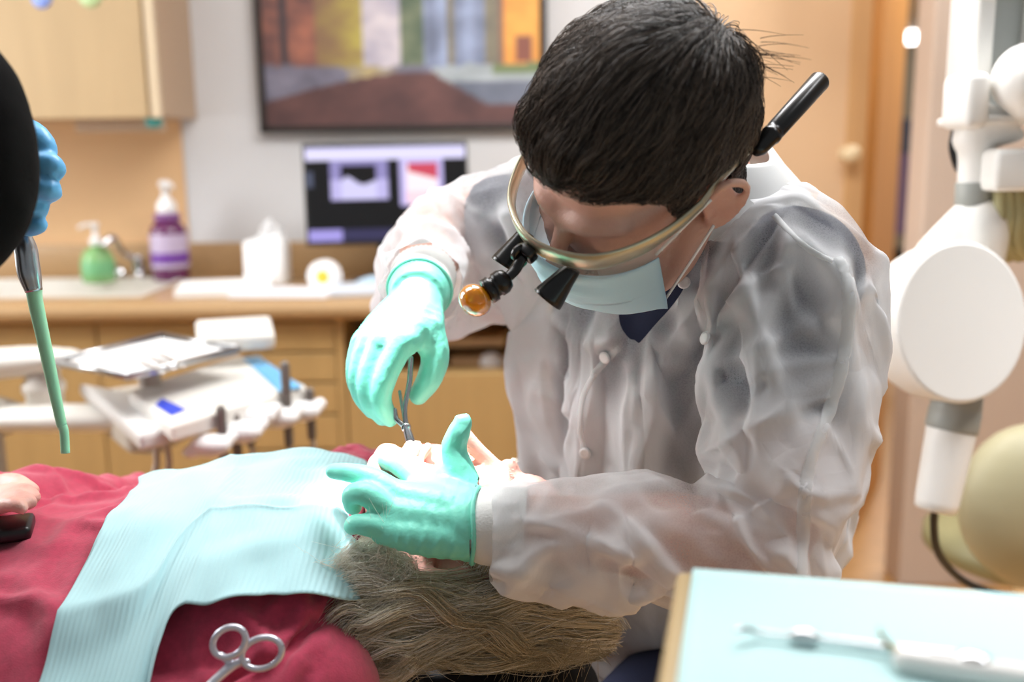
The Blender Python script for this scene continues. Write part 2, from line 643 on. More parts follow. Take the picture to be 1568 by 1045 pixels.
o = MB()
for bb in ((s0 - 0.012, s1 + 0.012, t0 - 0.012, t0 + 0.006), (s0 - 0.012, s1 + 0.012, t1 - 0.006, t1 + 0.012), (s0 - 0.012, s0 + 0.006, t0, t1), (s1 - 0.006, s1 + 0.012, t0, t1)):
    o.add(box2(bb[0], bb[1], bb[2], bb[3], ctz + 0.0005, ctz + 0.007, 0.002))
o.build('rim', M_sink, t, False)
o = MB()
e = 0.002
for bb in ((s0 + e, s1 - e, t0 + e, t0 + 0.006, ctz - 0.16, ctz), (s0 + e, s1 - e, t1 - 0.006, t1 - e, ctz - 0.16, ctz), (s0 + e, s0 + 0.006, t0 + e, t1 - e, ctz - 0.16, ctz), (s1 - 0.006, s1 - e, t0 + e, t1 - e, ctz - 0.16, ctz), (s0 + e, s1 - e, t0 + e, t1 - e, ctz - 0.166, ctz - 0.16)):
    o.add(box2(*bb))
o.build('basin', M_sink, t, False)

t = thing('base_cabinet', 'maple base cabinet of doors and drawers under the sink worktop', 'cabinet', ((bx0 + bx1) / 2, 2.77, 0))
o = MB().add(box2(bx0, s0 - 0.03, FY + 0.022, WY - 0.01, 0.1, zb - 0.001)).add(box2(s1 + 0.03, bx1, FY + 0.022, WY - 0.01, 0.1, zb - 0.001))
o.add(box2(s0 - 0.03, s1 + 0.03, FY + 0.022, WY - 0.01, 0.1, zb - 0.2)).add(box2(bx0, bx1, FY + 0.06, WY - 0.01, 0, 0.1))
o.add(box2(bx1 - 0.02, bx1, FY, FY + 0.022, 0.1, zb - 0.001))
o.build('carcass', M_maple, t, False)
xs = P(148, 520, FY).x
xd = P(375, 520, FY).x
dz1 = zb - 0.006
for (a0, a1, hs) in ((xs - 0.43, xs - 0.002, 1), (xs + 0.002, xd - 0.002, -1), (bx0, xs - 0.434, 1)):
    dr = obj('door', *box2(a0, a1, FY, FY + 0.02, 0.11, dz1, 0.003), M_maple, t, False)
    hx = (a1 - 0.032) if hs > 0 else (a0 + 0.032)
    obj('handle', *arc_pull((hx, FY, P(148, 520, FY).z), (0, 0, 1), 0.11, (0, -1, 0), bow=0.028), M_pull, dr)
zz = [dz1] + [P(450, y, FY).z for y in (540, 587, 636, 690)] + [0.11]
for i in range(5):
    dr = obj('drawer', *box2(xd + 0.002, bx1 - 0.022, FY, FY + 0.02, zz[i + 1] + 0.003, zz[i] - 0.003, 0.003), M_maple, t, False)
    obj('handle', *arc_pull(((xd + bx1) / 2 - 0.02, FY, (zz[i] + zz[i + 1]) / 2 + 0.008), (1, 0, 0), 0.11, (0, -1, 0), bow=0.03), M_pull, dr)

# open niche beside the drawers, door below
t = thing('desk_cabinet', 'maple desk cabinet with a dark open niche above a plain door', 'cabinet', ((bx1 + kx1) / 2, 2.77, 0))
nz = P(650, 572, FY).z
o = MB().add(box2(bx1 + 0.004, kx1 - 0.02, FY + 0.022, WY - 0.02, 0.1, nz)).add(box2(bx1 + 0.004, kx1, FY + 0.06, WY - 0.02, 0, 0.1))
o.add(box2(kx1 - 0.02, kx1, FY + 0.01, WY - 0.02, 0.1, zb - 0.001))
o.build('carcass', M_maple, t, False)
obj('niche_shade', *box2(bx1 + 0.004, kx1 - 0.022, WY - 0.03, WY - 0.018, nz, zb - 0.001), mat('niche_shade_black', '#191715', 0.8), t, False)  # black sheet stands in for the shade inside the niche
obj('door', *box2(bx1 + 0.004, kx1 - 0.002, FY, FY + 0.02, 0.11, nz - 0.002, 0.003), M_maple, t, False)
M_shelf = mat('pale_birch_board', '#dcbd90', 0.5)
for (pa, pb, py, yy, lab) in ((655, 772, 526, 2.62, 'upper pale birch pull-out board in the dark desk niche'), (690, 778, 556, 2.60, 'lower pale birch pull-out board above the desk door')):
    q0, q1 = P(pa, py, yy), P(pb, py, yy)
    t2 = thing('pull_out_board', lab, 'shelf board', (q0.x, yy, q0.z))
    obj('panel', *box2(q0.x, q1.x, yy, yy + 0.3, q0.z - 0.012, q0.z + 0.012, 0.003), M_shelf, t2, False)
    br = P(pb + 32, py - 26, yy + 0.12)
    obj('bracket', *tube([(q1.x - 0.005, yy + 0.02, q0.z), (br.x, br.y, br.z)], [(0.02, 0.012)] * 2, n=8, k=1, ref=(0, 0, 1)), M_maple, t2, False)
    if py > 550:
        obj('end_cap', *lathe([(0.024, 0), (0.03, 0.006), (0.03, 0.02), (0.02, 0.028), (0.002, 0.03)], (P(752, 556, yy).x, yy + 0.001, q0.z), (0, -1, 0)), M_white, t2)

# ------------------------------------------------------------------ painting
tl, tr, br_, bl = P(384, -60, WY - 0.03), P(846, -66, WY - 0.03), P(838, 196, WY - 0.03), P(399, 204, WY - 0.03)
px0, px1, pz0 = bl.x, br_.x, bl.z
pz1 = pz0 + (px1 - px0) * 0.66
t = thing('painting', 'framed painting of an autumn street with a brick path', 'picture', ((px0 + px1) / 2, WY, pz0))


def street(u, v):
    n = noise.noise((u * 9, v * 9, 1.3))
    n2 = noise.noise((u * 22, v * 22, 4.1))
    def mix(a, b, k):
        k = min(1, max(0, k))
        return [x + (y - x) * k for x, y in zip(a, b)]
    w = 0.5 * n + 0.3 * n2
    c = mix((0.45, 0.33, 0.32), (0.62, 0.40, 0.30), 0.5 + w)                    # facades and trees
    if u < 0.2:
        c = mix((0.42, 0.28, 0.27), (0.70, 0.42, 0.33), 0.45 + w * 1.3)
    if 0.2 <= u < 0.36:
        c = mix((0.55, 0.42, 0.30), (0.72, 0.66, 0.28), (u - 0.2) * 6 + w)
    if 0.36 <= u < 0.5:
        c = mix((0.66, 0.64, 0.72), (0.86, 0.82, 0.84), 0.5 + w * 1.4)
    if 0.5 <= u < 0.58:
        c = mix((0.28, 0.36, 0.28), (0.55, 0.58, 0.45), 0.4 + w)
    if 0.58 <= u < 0.85:
        c = mix((0.42, 0.46, 0.56), (0.60, 0.66, 0.80), 0.5 + w + 0.3 * math.sin(u * 70))
        if 0.66 < u < 0.69 or 0.795 < u < 0.85:
            c = mix((0.42, 0.40, 0.36), (0.55, 0.52, 0.42), 0.5 + w)
    if u >= 0.86:
        c = mix((0.88, 0.52, 0.20), (0.96, 0.68, 0.28), 0.5 + w)
        if abs(u - 0.93) < 0.03 and 0.52 < v < 0.66:
            c = (0.55, 0.32, 0.26)
    if 0.07 < u < 0.1 and v < 0.8:
        c = (0.24, 0.22, 0.25)
    top = 0.67 + 0.05 * w
    if v > top:                                                                  # ground
        c = mix((0.38, 0.37, 0.44), (0.56, 0.55, 0.63), 0.5 + w)
        if 0.3 < u < 0.48 and v < top + 0.11:
            c = mix(c, (0.80, 0.70, 0.42), 0.8 - abs(u - 0.38) * 6)
        if u > 0.6 and v < 0.78:
            c = mix((0.56, 0.60, 0.62), (0.72, 0.76, 0.78), 0.5 + w)
        if u > 0.82 and v < 0.715:
            c = (0.45, 0.52, 0.34)
        if u > 0.68 and v >= 0.76:
            c = mix((0.36, 0.39, 0.46), (0.48, 0.51, 0.58), 0.5 + w)
        edge = 0.86 - 0.16 * math.sin(max(0, min(1, u / 0.62)) * 1.6) if u < 0.62 else 0.72 + max(0, u - 0.62) * 0.9
        edge = min(edge, 0.885)
        if v > edge:
            c = mix((0.33, 0.22, 0.22), (0.46, 0.30, 0.28), 0.5 + w)
    gl = 0.3 * c[0] + 0.55 * c[1] + 0.15 * c[2]
    return [max(0, min(1, (gl + (x - gl) * 0.85) * 1.0)) for x in c]


fy = WY - 0.035
obj('frame', *MB().add(box2(px0, px0 + 0.02, fy, WY - 0.001, pz0, pz1, 0.003)).add(box2(px1 - 0.02, px1, fy, WY - 0.001, pz0, pz1, 0.003))
    .add(box2(px0, px1, fy, WY - 0.001, pz0, pz0 + 0.02, 0.003)).add(box2(px0, px1, fy, WY - 0.001, pz1 - 0.02, pz1, 0.003)).data(), mat('dark_frame', '#2a2320', 0.4), t, False)
yc = WY - 0.022
picture('canvas', [(px0 + 0.012, yc, pz1 - 0.012), (px1 - 0.012, yc, pz1 - 0.012), (px1 - 0.012, yc, pz0 + 0.012), (px0 + 0.012, yc, pz0 + 0.012)], 120, 80, street, attr_mat('painted_canvas', 0.5), t)

# ------------------------------------------------------------------ monitor
MY = 2.78
tl, tr, br_, bl = P(466, 226, MY - 0.02), P(712, 221, MY + 0.02), P(711, 362, MY + 0.02), P(478, 374, MY - 0.02)
ct = (tl + tr + br_ + bl) / 4
right = (tr - tl).normalized()
W = (tr - tl).length
H = (tl - bl).length
upv = Vector((0, 0.06, 1)).normalized()
nm = right.cross(upv).normalized()
upv = nm.cross(right).normalized()
MM = Matrix((right, -nm, upv)).transposed()
t = thing('monitor', 'black computer monitor showing two tooth images on the desk', 'monitor', (ct.x, ct.y + 0.05, ctz))
bez = obj('housing', *box(ct + (-nm) * 0.018, (W + 0.016, 0.03, H + 0.016), 0.005, MM), M_dark, t)


def screen(u, v):
    if v < 0.135:
        return (0.86, 0.84, 0.97) if v > 0.02 else (0.75, 0.74, 0.9)
    if v > 0.88:
        return (0.62, 0.58, 0.85) if u < 0.21 else (0.20, 0.19, 0.32)
    if u < 0.045:
        return (0.30, 0.32, 0.40) if 0.25 < v < 0.42 else (0.03, 0.035, 0.05)
    if 0.15 < u < 0.51 and v < 0.56:
        a, b = (u - 0.15) / 0.36, (v - 0.135) / 0.425
        c = (0.55, 0.52, 0.72)
        if 0.18 < a < 0.80 and 0.12 < b < 0.98:
            hgt = 0.62 - 0.2 * math.exp(-((a - 0.3) / 0.14) ** 2) - 0.1 * math.exp(-((a - 0.8) / 0.12) ** 2)
            c = (0.03, 0.03, 0.04) if b < hgt else (0.80, 0.78, 0.93)
        elif b > 0.5:
            c = (0.72, 0.69, 0.88)
        return c
    if 0.585 < u < 0.86 and v < 0.64:
        a, b = (u - 0.585) / 0.275, (v - 0.135) / 0.505
        c = (0.74, 0.70, 0.90)
        if 0.14 < a < 0.86 and 0.08 < b < 0.95:
            c = (0.78, 0.28, 0.36) if b < 0.22 + 0.25 * a and a > 0.2 else (0.97, 0.90, 0.92)
            if b > 0.7:
                c = (0.97, 0.82, 0.86)
        return c
    return (0.02, 0.025, 0.04)


e = 0.0015
hw, hh = W / 2, H / 2 - 0.004
picture('screen', [ct + nm * (-0.0015) * 0 + right * (sx * hw) + upv * (sy * hh) + nm * e for sx, sy in ((-1, 1), (1, 1), (1, -1), (-1, -1))], 150, 92, screen, attr_mat('lit_screen', 0.6, 1.0), t)
for o_ in t.children:
    if o_.name.startswith('screen'):
        for v in o_.data.vertices:
            v.co += nm * -0.0035 + nm * 0.0025
st = P(592, 392, MY + 0.06)
obj('stand', *MB().add(box((st.x, MY + 0.075, ctz + 0.125), (0.05, 0.02, 0.24), 0.006)).add(lathe([(0.10, 0.0005), (0.10, 0.008), (0.04, 0.016)], (st.x, MY + 0.07, ctz))).data(), M_dark, t)

# ------------------------------------------------------------------ things on the worktop
def ontop(px, yy):
    return Vector((P(px, 440, yy).x, yy, ctz + 0.0006))


c = ontop(153, 2.9)
t = thing('soap_bottle', 'clear pump bottle of green liquid soap behind the tap', 'bottle', c)
M_soap = mat('green_soap', '#8cc07d', 0.2, trans=0.15)
obj('bottle_body', *lathe([(0.04, 0), (0.046, 0.004), (0.047, 0.03), (0.045, 0.07), (0.036, 0.092), (0.016, 0.102), (0.015, 0.11)], c), M_soap, t)
obj('label', *lathe([(0.0475, 0.022), (0.0478, 0.024), (0.0470, 0.062), (0.046, 0.064)], c), mat('green_label', '#6fae78', 0.5), t)
obj('pump', *MB().add(lathe([(0.017, 0.108), (0.018, 0.126), (0.008, 0.13), (0.007, 0.16), (0.012, 0.162), (0.012, 0.172), (0.003, 0.174)], c)).add(tube([c + Vector((0, 0, 0.168)), c + Vector((-0.02, -0.015, 0.168)), c + Vector((-0.036, -0.026, 0.16))], 0.005, n=8)).data(), M_white, t)

c = ontop(264, 2.93)
t = thing('mouthwash_bottle', 'large purple mouthwash bottle with a white pump', 'bottle', c)
M_mw = mat('purple_mouthwash', '#6b2a5e', 0.12, trans=0.2)
obj('bottle_body', *lathe([(0.046, 0), (0.052, 0.005), (0.053, 0.05), (0.053, 0.14), (0.047, 0.158), (0.034, 0.172), (0.030, 0.18)], c), M_mw, t)
obj('label', *lathe([(0.0535, 0.038), (0.0538, 0.04), (0.0538, 0.135), (0.0535, 0.137)], c), mat('lavender_label', '#b9aac4', 0.5), t)
obj('label_band', *lathe([(0.0541, 0.052), (0.0543, 0.053), (0.0543, 0.083), (0.0541, 0.084)], c), mat('violet_band', '#6d3c98', 0.5), t)
obj('cap', *lathe([(0.036, 0.176), (0.038, 0.178), (0.038, 0.192), (0.03, 0.196)], c), mat('purple_cap', '#7d4b86', 0.4), t)
obj('pump', *MB().add(lathe([(0.026, 0.196), (0.028, 0.2), (0.027, 0.225), (0.012, 0.243), (0.009, 0.27), (0.016, 0.273), (0.017, 0.288), (0.004, 0.292)], c)).add(tube([c + Vector((0, 0, 0.281)), c + Vector((0.02, -0.02, 0.281)), c + Vector((0.034, -0.034, 0.272))], 0.006, n=8)).data(), M_white, t)

c = ontop(206, 2.60)
c.y = t1 + 0.045
c.x = P(206, 440, t1).x
t = thing('tap', 'chrome swivel tap rising over the sink', 'tap', c)
obj('tap_body', *lathe([(0.026, 0), (0.026, 0.006), (0.018, 0.01), (0.017, 0.05), (0.02, 0.06), (0.012, 0.075)], c), M_chrome, t)
sp = P(166, 366, c.y - 0.12)
obj('spout', *tube([c + Vector((0, 0, 0.055)), c + Vector((-0.03, -0.04, 0.085)), sp + Vector((0.01, 0.02, 0.0)), sp, sp + Vector((-0.008, -0.012, -0.02))], [0.011, 0.01, 0.009, 0.010, 0.011], n=12), M_chrome, t)
for s in (-1, 1):
    hb = c + Vector((s * 0.055, 0, 0))
    obj('tap_handle', *MB().add(lathe([(0.016, 0), (0.016, 0.02), (0.01, 0.026), (0.01, 0.035)], hb)).add(tube([hb + Vector((0, 0, 0.035)), hb + Vector((s * 0.03, -0.02, 0.045))], 0.005, n=8)).data(), M_chrome, t)

c = ontop(412, 2.82)
t = thing('tissue_box', 'tall white tissue box with a tissue pulled up', 'tissue box', c)
obj('box_body', *box((c.x, c.y, c.z + 0.062), (0.108, 0.108, 0.124), 0.004), M_paper, t)
V, F = [], []
for j in range(9):
    for i in range(13):
        u, v = i / 12 - 0.5, j / 8
        V.append((c.x + u * (0.085 - 0.03 * v) + 0.012 * math.sin(v * 3) + 0.01 * v, c.y + 0.014 * math.sin(u * 16 + v * 2) * (0.4 + v), c.z + 0.121 + v * (0.05 + 0.012 * math.cos(u * 7))))
for j in range(8):
    for i in range(12):
        a = j * 13 + i
        F.append((a, a + 1, a + 14, a + 13))
o = obj('tissue', V, F, M_paper, t)
o.modifiers.new('thick', 'SOLIDIFY').thickness = 0.001

c = ontop(498, 2.62)
t = thing('tape_roll', 'white tape roll with a yellow core standing on the worktop', 'tape roll', c)
ax = Vector((-0.15, -1, 0.0)).normalized()
cc = c + Vector((0, 0, 0.043))
obj('tape', *lathe([(0.018, -0.018), (0.042, -0.018), (0.043, -0.015), (0.043, 0.015), (0.042, 0.018), (0.018, 0.018)], cc, ax, 36), M_paper, t)
obj('core', *lathe([(0.0175, -0.016), (0.0178, 0.0188), (0.012, 0.0188), (0.002, 0.0188)], cc, ax), mat('yellow_core', '#e8c53c', 0.5), t)

for i, (px, yy, w, d_, h, rz, m, lab) in enumerate((
        (345, 2.66, 0.24, 0.20, 0.022, 0.2, M_paper, 'thick stack of white papers left of the tissue box'),
        (438, 2.585, 0.26, 0.15, 0.012, -0.1, mat('pale_paper', '#e9eaf0', 0.8), 'thin white papers lying in front of the tissue box'),
        (548, 2.62, 0.16, 0.16, 0.016, 0.15, mat('bluish_paper', '#d5deea', 0.8), 'bluish papers right of the tape roll'))):
    c = ontop(px, yy)
    o = obj('paper_stack', *box((c.x, c.y, c.z + h / 2), (w, d_, h), 0.002, Matrix.Rotation(rz, 3, 'Z')), m, None, False)
    tag(o, lab, 'papers')
c = ontop(578, 2.72)
o = obj('wipe', *remesh(MB().add(ell(c + Vector((0, 0, 0.016)), (0.045, 0.03, 0.015))).add(ell(c + Vector((-0.03, 0.01, 0.012)), (0.03, 0.03, 0.011))), 0.004, 2), mat('blue_wipe', '#b8d3e6', 0.8))
tag(o, 'crumpled pale blue wipe beside the monitor stand', 'wipe')

# ------------------------------------------------------------------ dental delivery unit
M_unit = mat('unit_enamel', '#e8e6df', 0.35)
M_unitg = mat('unit_warm_grey', '#bdb6aa', 0.5)  # plain warm grey of the underbody, supports and hoses
ub = PZ(90, 640, 0.80)
t = thing('delivery_unit', 'white dental delivery unit with handpieces on a jointed arm', 'dental unit', (ub.x, ub.y, 0))
zt = 0.855
q = [PZ(x, y, zt) for x, y in ((196, 598), (366, 543), (470, 590), (262, 652))]
obj('console', *prism(q, (0, 0, -0.03)), M_unit, t, False)
bevelled(t.children[-1], 0.006)
q = [PZ(x, y, 0.835) for x, y in ((120, 585), (200, 600), (262, 655), (213, 666), (160, 616))]
obj('front_lip', *prism(q, (0, 0, -0.03)), mat('lip_grey_white', '#d9d8d6', 0.35), t, False)
bevelled(t.children[-1], 0.008)
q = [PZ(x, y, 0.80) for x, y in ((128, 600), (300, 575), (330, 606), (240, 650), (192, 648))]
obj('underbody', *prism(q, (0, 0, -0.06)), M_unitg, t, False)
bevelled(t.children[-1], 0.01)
q = [PZ(x, y, zt + 0.0015) for x, y in ((248, 610), (285, 627), (262, 636), (238, 620))]
lg = obj('badge', *prism(q, (0, 0, -0.001)), mat('badge_blue', '#3048c8', 0.4), t, False)
q = [PZ(x, y, zt + 0.002) for x, y in ((372, 548), (396, 545), (462, 592), (428, 600))]
obj('blue_stripe', *prism(q, (0, 0, -0.0015)), mat('stripe_blue', '#62aede', 0.4), t, False)
# steel tray with paper
zt2 = 0.905
q = [PZ(x, y, zt2) for x, y in ((84, 560), (250, 520), (366, 541), (196, 584))]
ctr = sum(q, Vector()) / 4
tray = thing('instrument_tray', 'steel instrument tray with white paper on the delivery unit', 'tray', ctr)
o = MB().add(prism([p for p in q], (0, 0, 0.004)))
for i in range(4):
    a, b = q[i], q[(i + 1) % 4]
    o.add(tube([a + Vector((0, 0, 0.008)), b + Vector((0, 0, 0.008))], 0.007, n=8, k=1))
o.build('tray_pan', M_steel, tray, True)
obj('paper_liner', *prism([ctr + (p - ctr) * 0.9 + Vector((0, 0, 0.0045)) for p in q], (0, 0, 0.002)), M_paper, tray, False)
for i, (x0, y0, x1, y1) in enumerate(((225, 545, 268, 566), (212, 552, 250, 572), (240, 540, 282, 562))):
    a, b = PZ(x0, y0, zt2 + 0.011), PZ(x1, y1, zt2 + 0.011)
    o = obj('dental_probe', *tube([a, a.lerp(b, 0.3), a.lerp(b, 0.7), b], [0.0015, 0.004, 0.004, 0.002], n=8), M_chrome)
    tag(o, 'slim steel dental probe lying on the delivery unit tray', 'dental probe', 'probes on the delivery unit tray')
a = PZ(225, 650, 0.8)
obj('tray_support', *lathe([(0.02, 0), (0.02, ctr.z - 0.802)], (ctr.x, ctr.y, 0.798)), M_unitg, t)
# control box with display
zc = 0.915
cbx = PZ(360, 512, zc)
Mz = Matrix.Rotation(R(18), 3, 'Z') @ Matrix.Rotation(R(14), 3, 'X')
t3 = obj('control_box', *box(cbx, (0.15, 0.10, 0.035), 0.008, Mz), M_unit, t)
cd = P(382, 518, cbx.y - 0.058)
obj('display', *box(Vector(cbx) + Mz @ Vector((0.028, -0.051, 0.0)), (0.062, 0.003, 0.021), 0.001, Mz), mat('display_glass', '#30343f', 0.2), t3)
obj('control_key', *box(Vector(cbx) + Mz @ Vector((0.008, -0.0535, 0.002)), (0.01, 0.003, 0.006), 0.001, Mz), mat('key_green', '#3f8f4a', 0.3), t3)
obj('box_stem', *tube([PZ(360, 530, 0.85), Vector(cbx)], 0.012, n=10, k=1), M_unitg, t)
# arms
a0, a1 = P(-60, 562, 1.95), P(104, 548, 1.90)
obj('upper_arm', *MB().add(tube([a0, a0.lerp(a1, 0.6), a1], [(0.034, 0.045), (0.03, 0.04), (0.017, 0.036)], n=16, ref=(0, 0, 1), rnd=True)).data(), M_unit, t)
a2 = P(72, 640, 1.92)
obj('joint_post', *lathe([(0.035, 0), (0.035, 0.05), (0.04, 0.055), (0.04, 0.07), (0.033, 0.075), (0.03, 0.11)], (a2.x, 1.92, a2.z)), M_offwhite, t)
b0, b1 = P(14, 640, 1.9), P(230, 640, 1.86)
obj('lower_arm', *tube([b0, b0.lerp(b1, 0.5), b1], [(0.026, 0.05)] * 3, n=16, ref=(0, 0, 1), rnd=True), M_unit, t)
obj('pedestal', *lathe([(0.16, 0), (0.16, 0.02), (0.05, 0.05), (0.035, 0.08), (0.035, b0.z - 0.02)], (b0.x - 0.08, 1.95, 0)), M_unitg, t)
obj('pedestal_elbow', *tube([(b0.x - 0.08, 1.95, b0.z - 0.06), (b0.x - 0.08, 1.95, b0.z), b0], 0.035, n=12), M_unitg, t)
# hanging handpieces, each in its holder
hp = ((322, 682, 338, 628, 'nearest the patient bib'), (370, 662, 360, 640, 'second from the left'), (392, 638, 380, 618, 'with the long white body'), (428, 640, 436, 560, 'beside the tall dark rod'), (462, 630, 474, 600, 'at the far right end'))
for i, (x, y, rx, ry, lab) in enumerate(hp):
    yy = 1.58 + 0.045 * i
    c = P(x, y, yy)
    th = thing('handpiece', 'white handpiece %s of the delivery unit holder' % lab, 'handpiece', c)
    hd = MB().add(ell(c, (0.036, 0.026, 0.020))).add(ell(c + Vector((-0.028, -0.004, -0.010)), (0.018, 0.016, 0.011)))
    hd.add(tube([c + Vector((0.01, 0, 0)), c + Vector((0.03, 0.02, 0.008))], [0.016, 0.013], n=12, k=1, rnd=True))
    V, F = remesh(hd, 0.004, 3)
    obj('head', V, F, M_white, th)
    r0 = P(rx, ry, yy + 0.01)
    obj('rod', *tube([r0, Vector((r0.x, r0.y, c.z - 0.05))], 0.0085, n=10, k=1, rnd=True), mat('rod_grey', '#77716c', 0.4, 0.3), th)
    h0 = Vector((r0.x, r0.y, c.z - 0.05))
    obj('hose', *tube([h0, h0 + Vector((0.0, 0.03, -0.09)), h0 + Vector((-0.03, 0.10, -0.2)), Vector((h0.x - 0.06, h0.y + 0.14, c.z - 0.2))], 0.005, n=8), M_unitg, th)
for i, x in enumerate((238, 254)):
    p0, p1 = P(x, 664, 1.68), P(x - 6 + 6 * i, 760, 1.66)
    o = obj('vacuum_hose', *tube([p0 + Vector((0, 0.02, 0.035)), p0, p0.lerp(p1, 0.5) + Vector((0.006, 0, 0)), p1, p1 + Vector((0, 0.05, -0.2))], 0.006, n=8), M_unitg, t)


# ------------------------------------------------------------------ people: shared builders
def cv(ix, iy, it):
    """Direction given as picture-right, picture-up and towards-the-camera parts."""
    return CR * ix + CU * iy + CB * it


class Frame:
    """Head frame: x = the person's left, y = forward, z = up, origin between the ears."""

    def __init__(self, o, F, U, s=1.0):
        self.o = Vector(o)
        self.F = F.normalized()
        self.U = (U - self.F * U.dot(self.F)).normalized()
        self.L = self.U.cross(self.F)
        self.s = s
        self.M = Matrix((self.L, self.F, self.U)).transposed()

    def p(self, x, y, z):
        return self.o + (self.M @ Vector((x, y, z))) * self.s

    def inv(self, V):
        D = (np.asarray(V) - np.array(self.o)) / self.s
        return D @ np.array(self.M)

    def fwd(self, vf):
        V, F = vf
        return [self.p(*v) for v in V], F


def head_shapes(fr, nose=1.0, ears=True):
    m = MB()
    g = lambda vf: m.add(fr.fwd(vf))
    g(ell((0, -0.008, 0.050), (0.075, 0.096, 0.080)))
    g(ell((0, -0.03, 0.03), (0.072, 0.074, 0.075)))
    g(ell((0, 0.040, 0.005), (0.063, 0.057, 0.085)))
    g(ell((0, 0.048, 0.060), (0.060, 0.046, 0.045)))
    g(ell((0, 0.035, -0.060), (0.050, 0.052, 0.042)))
    g(ell((0, 0.078, -0.095), (0.024, 0.019, 0.017)))
    for s in (-1, 1):
        g(tube([(s * 0.056, -0.002, -0.035), (s * 0.048, 0.03, -0.082), (s * 0.018, 0.078, -0.1)], [0.017, 0.016, 0.014], n=12, rnd=True))
        g(ell((s * 0.043, 0.065, -0.018), (0.024, 0.025, 0.021)))
        g(tube([(s * 0.046, 0.072, 0.032), (s * 0.026, 0.090, 0.034), (s * 0.004, 0.093, 0.027)], [0.011, 0.011, 0.010], n=10, rnd=True))
        g(ell((s * 0.032, 0.080, 0.010), (0.016, 0.015, 0.012)))
        g(ell((s * 0.012, 0.108, -0.031), (0.010, 0.012, 0.008)))
        g(tube([(s * 0.033, 0.086, -0.02), (s * 0.034, 0.084, -0.05), (s * 0.022, 0.086, -0.075)], [0.012, 0.013, 0.010], n=10, rnd=True))
        if ears:
            c = lambda y, z, x=0.079: (s * (x - 0.001 + 0.006 * max(0, -y) / 0.02), y * 0.86, z * 0.88)
            g(tube([c(0.004, 0.006, 0.074), c(-0.002, 0.026, 0.080), c(-0.016, 0.036, 0.084), c(-0.029, 0.026, 0.086), c(-0.031, 0.008, 0.085), c(-0.024, -0.010, 0.082), c(-0.014, -0.022, 0.078), c(-0.004, -0.026, 0.075), c(0.0, -0.016, 0.073)],
                   [0.005, 0.0048, 0.0048, 0.0048, 0.0045, 0.0045, 0.006, 0.0065, 0.005], n=10, k=4, rnd=True))
            g(tube([c(-0.012, 0.022, 0.076), c(-0.019, 0.008, 0.078), c(-0.013, -0.008, 0.076)], [0.004, 0.005, 0.004], n=8, rnd=True))
            g(ell((s * 0.0775, -0.013, 0.005), (0.0045, 0.013, 0.024), Matrix.Rotation(s * 0.3, 3, 'Z')))
            g(ell((s * 0.076, 0.003, -0.004), (0.005, 0.005, 0.008)))
    g(tube([(0, 0.095, 0.024), (0, 0.108, 0.002), (0, 0.120 * nose, -0.024)], [0.008, 0.0085, 0.0115], n=12, rnd=True))
    g(tube([(-0.02, 0.090, -0.060), (0, 0.102, -0.056), (0.02, 0.090, -0.060)], [0.005, 0.0065, 0.005], n=10, rnd=True))
    g(tube([(-0.018, 0.088, -0.072), (0, 0.100, -0.074), (0.018, 0.088, -0.072)], [0.005, 0.0075, 0.005], n=10, rnd=True))
    return m


def hand_shapes(chains, palm, k=1.0):
    """chains: lists of ((px, py, Y) joints, radii); palm: tubes from the wrist to each knuckle."""
    m = MB()
    for pts, rad in chains:
        m.add(tube([P(*p) for p in pts], [r * k for r in rad], n=14, k=4, rnd=True))
    for pts, rad in palm:
        m.add(tube([P(*p) for p in pts], [r * k for r in rad], n=14, k=3, rnd=True))
    return m


def skin_mat(name, col, spots='#c06a5a', amt=0.35):
    m = mat(name, col, 0.5, sss=0.12, bump=0.25, bump_scale=420)
    nt = m.node_tree
    b = nt.nodes['Principled BSDF']
    tc = nt.nodes.new('ShaderNodeTexCoord')
    n = nt.nodes.new('ShaderNodeTexNoise')
    n.inputs['Scale'].default_value = 26
    n.inputs['Detail'].default_value = 5
    nt.links.new(tc.outputs['Object'], n.inputs['Vector'])
    r = nt.nodes.new('ShaderNodeValToRGB')
    r.color_ramp.elements[0].position, r.color_ramp.elements[1].position = 0.42, 0.72
    c, d = rgb(col), rgb(spots)
    r.color_ramp.elements[0].color = c
    r.color_ramp.elements[1].color = tuple(x + (y - x) * amt for x, y in zip(c, d))
    nt.links.new(n.outputs['Fac'], r.inputs['Fac'])
    nt.links.new(r.outputs['Color'], b.inputs['Base Color'])
    return m


def strand_mat(name, c0, c1, rough=0.4):
    """Hair: each strand takes its own tone between two colours."""
    m = mat(name, c0, rough, spec=0.4)
    nt = m.node_tree
    b = nt.nodes['Principled BSDF']
    g = nt.nodes.new('ShaderNodeNewGeometry')
    r = nt.nodes.new('ShaderNodeValToRGB')
    r.color_ramp.elements[0].color, r.color_ramp.elements[1].color = rgb(c0), rgb(c1)
    nt.links.new(g.outputs['Random Per Island'], r.inputs['Fac'])
    nt.links.new(r.outputs['Color'], b.inputs['Base Color'])
    b.inputs['Anisotropic'].default_value = 0.5
    return m


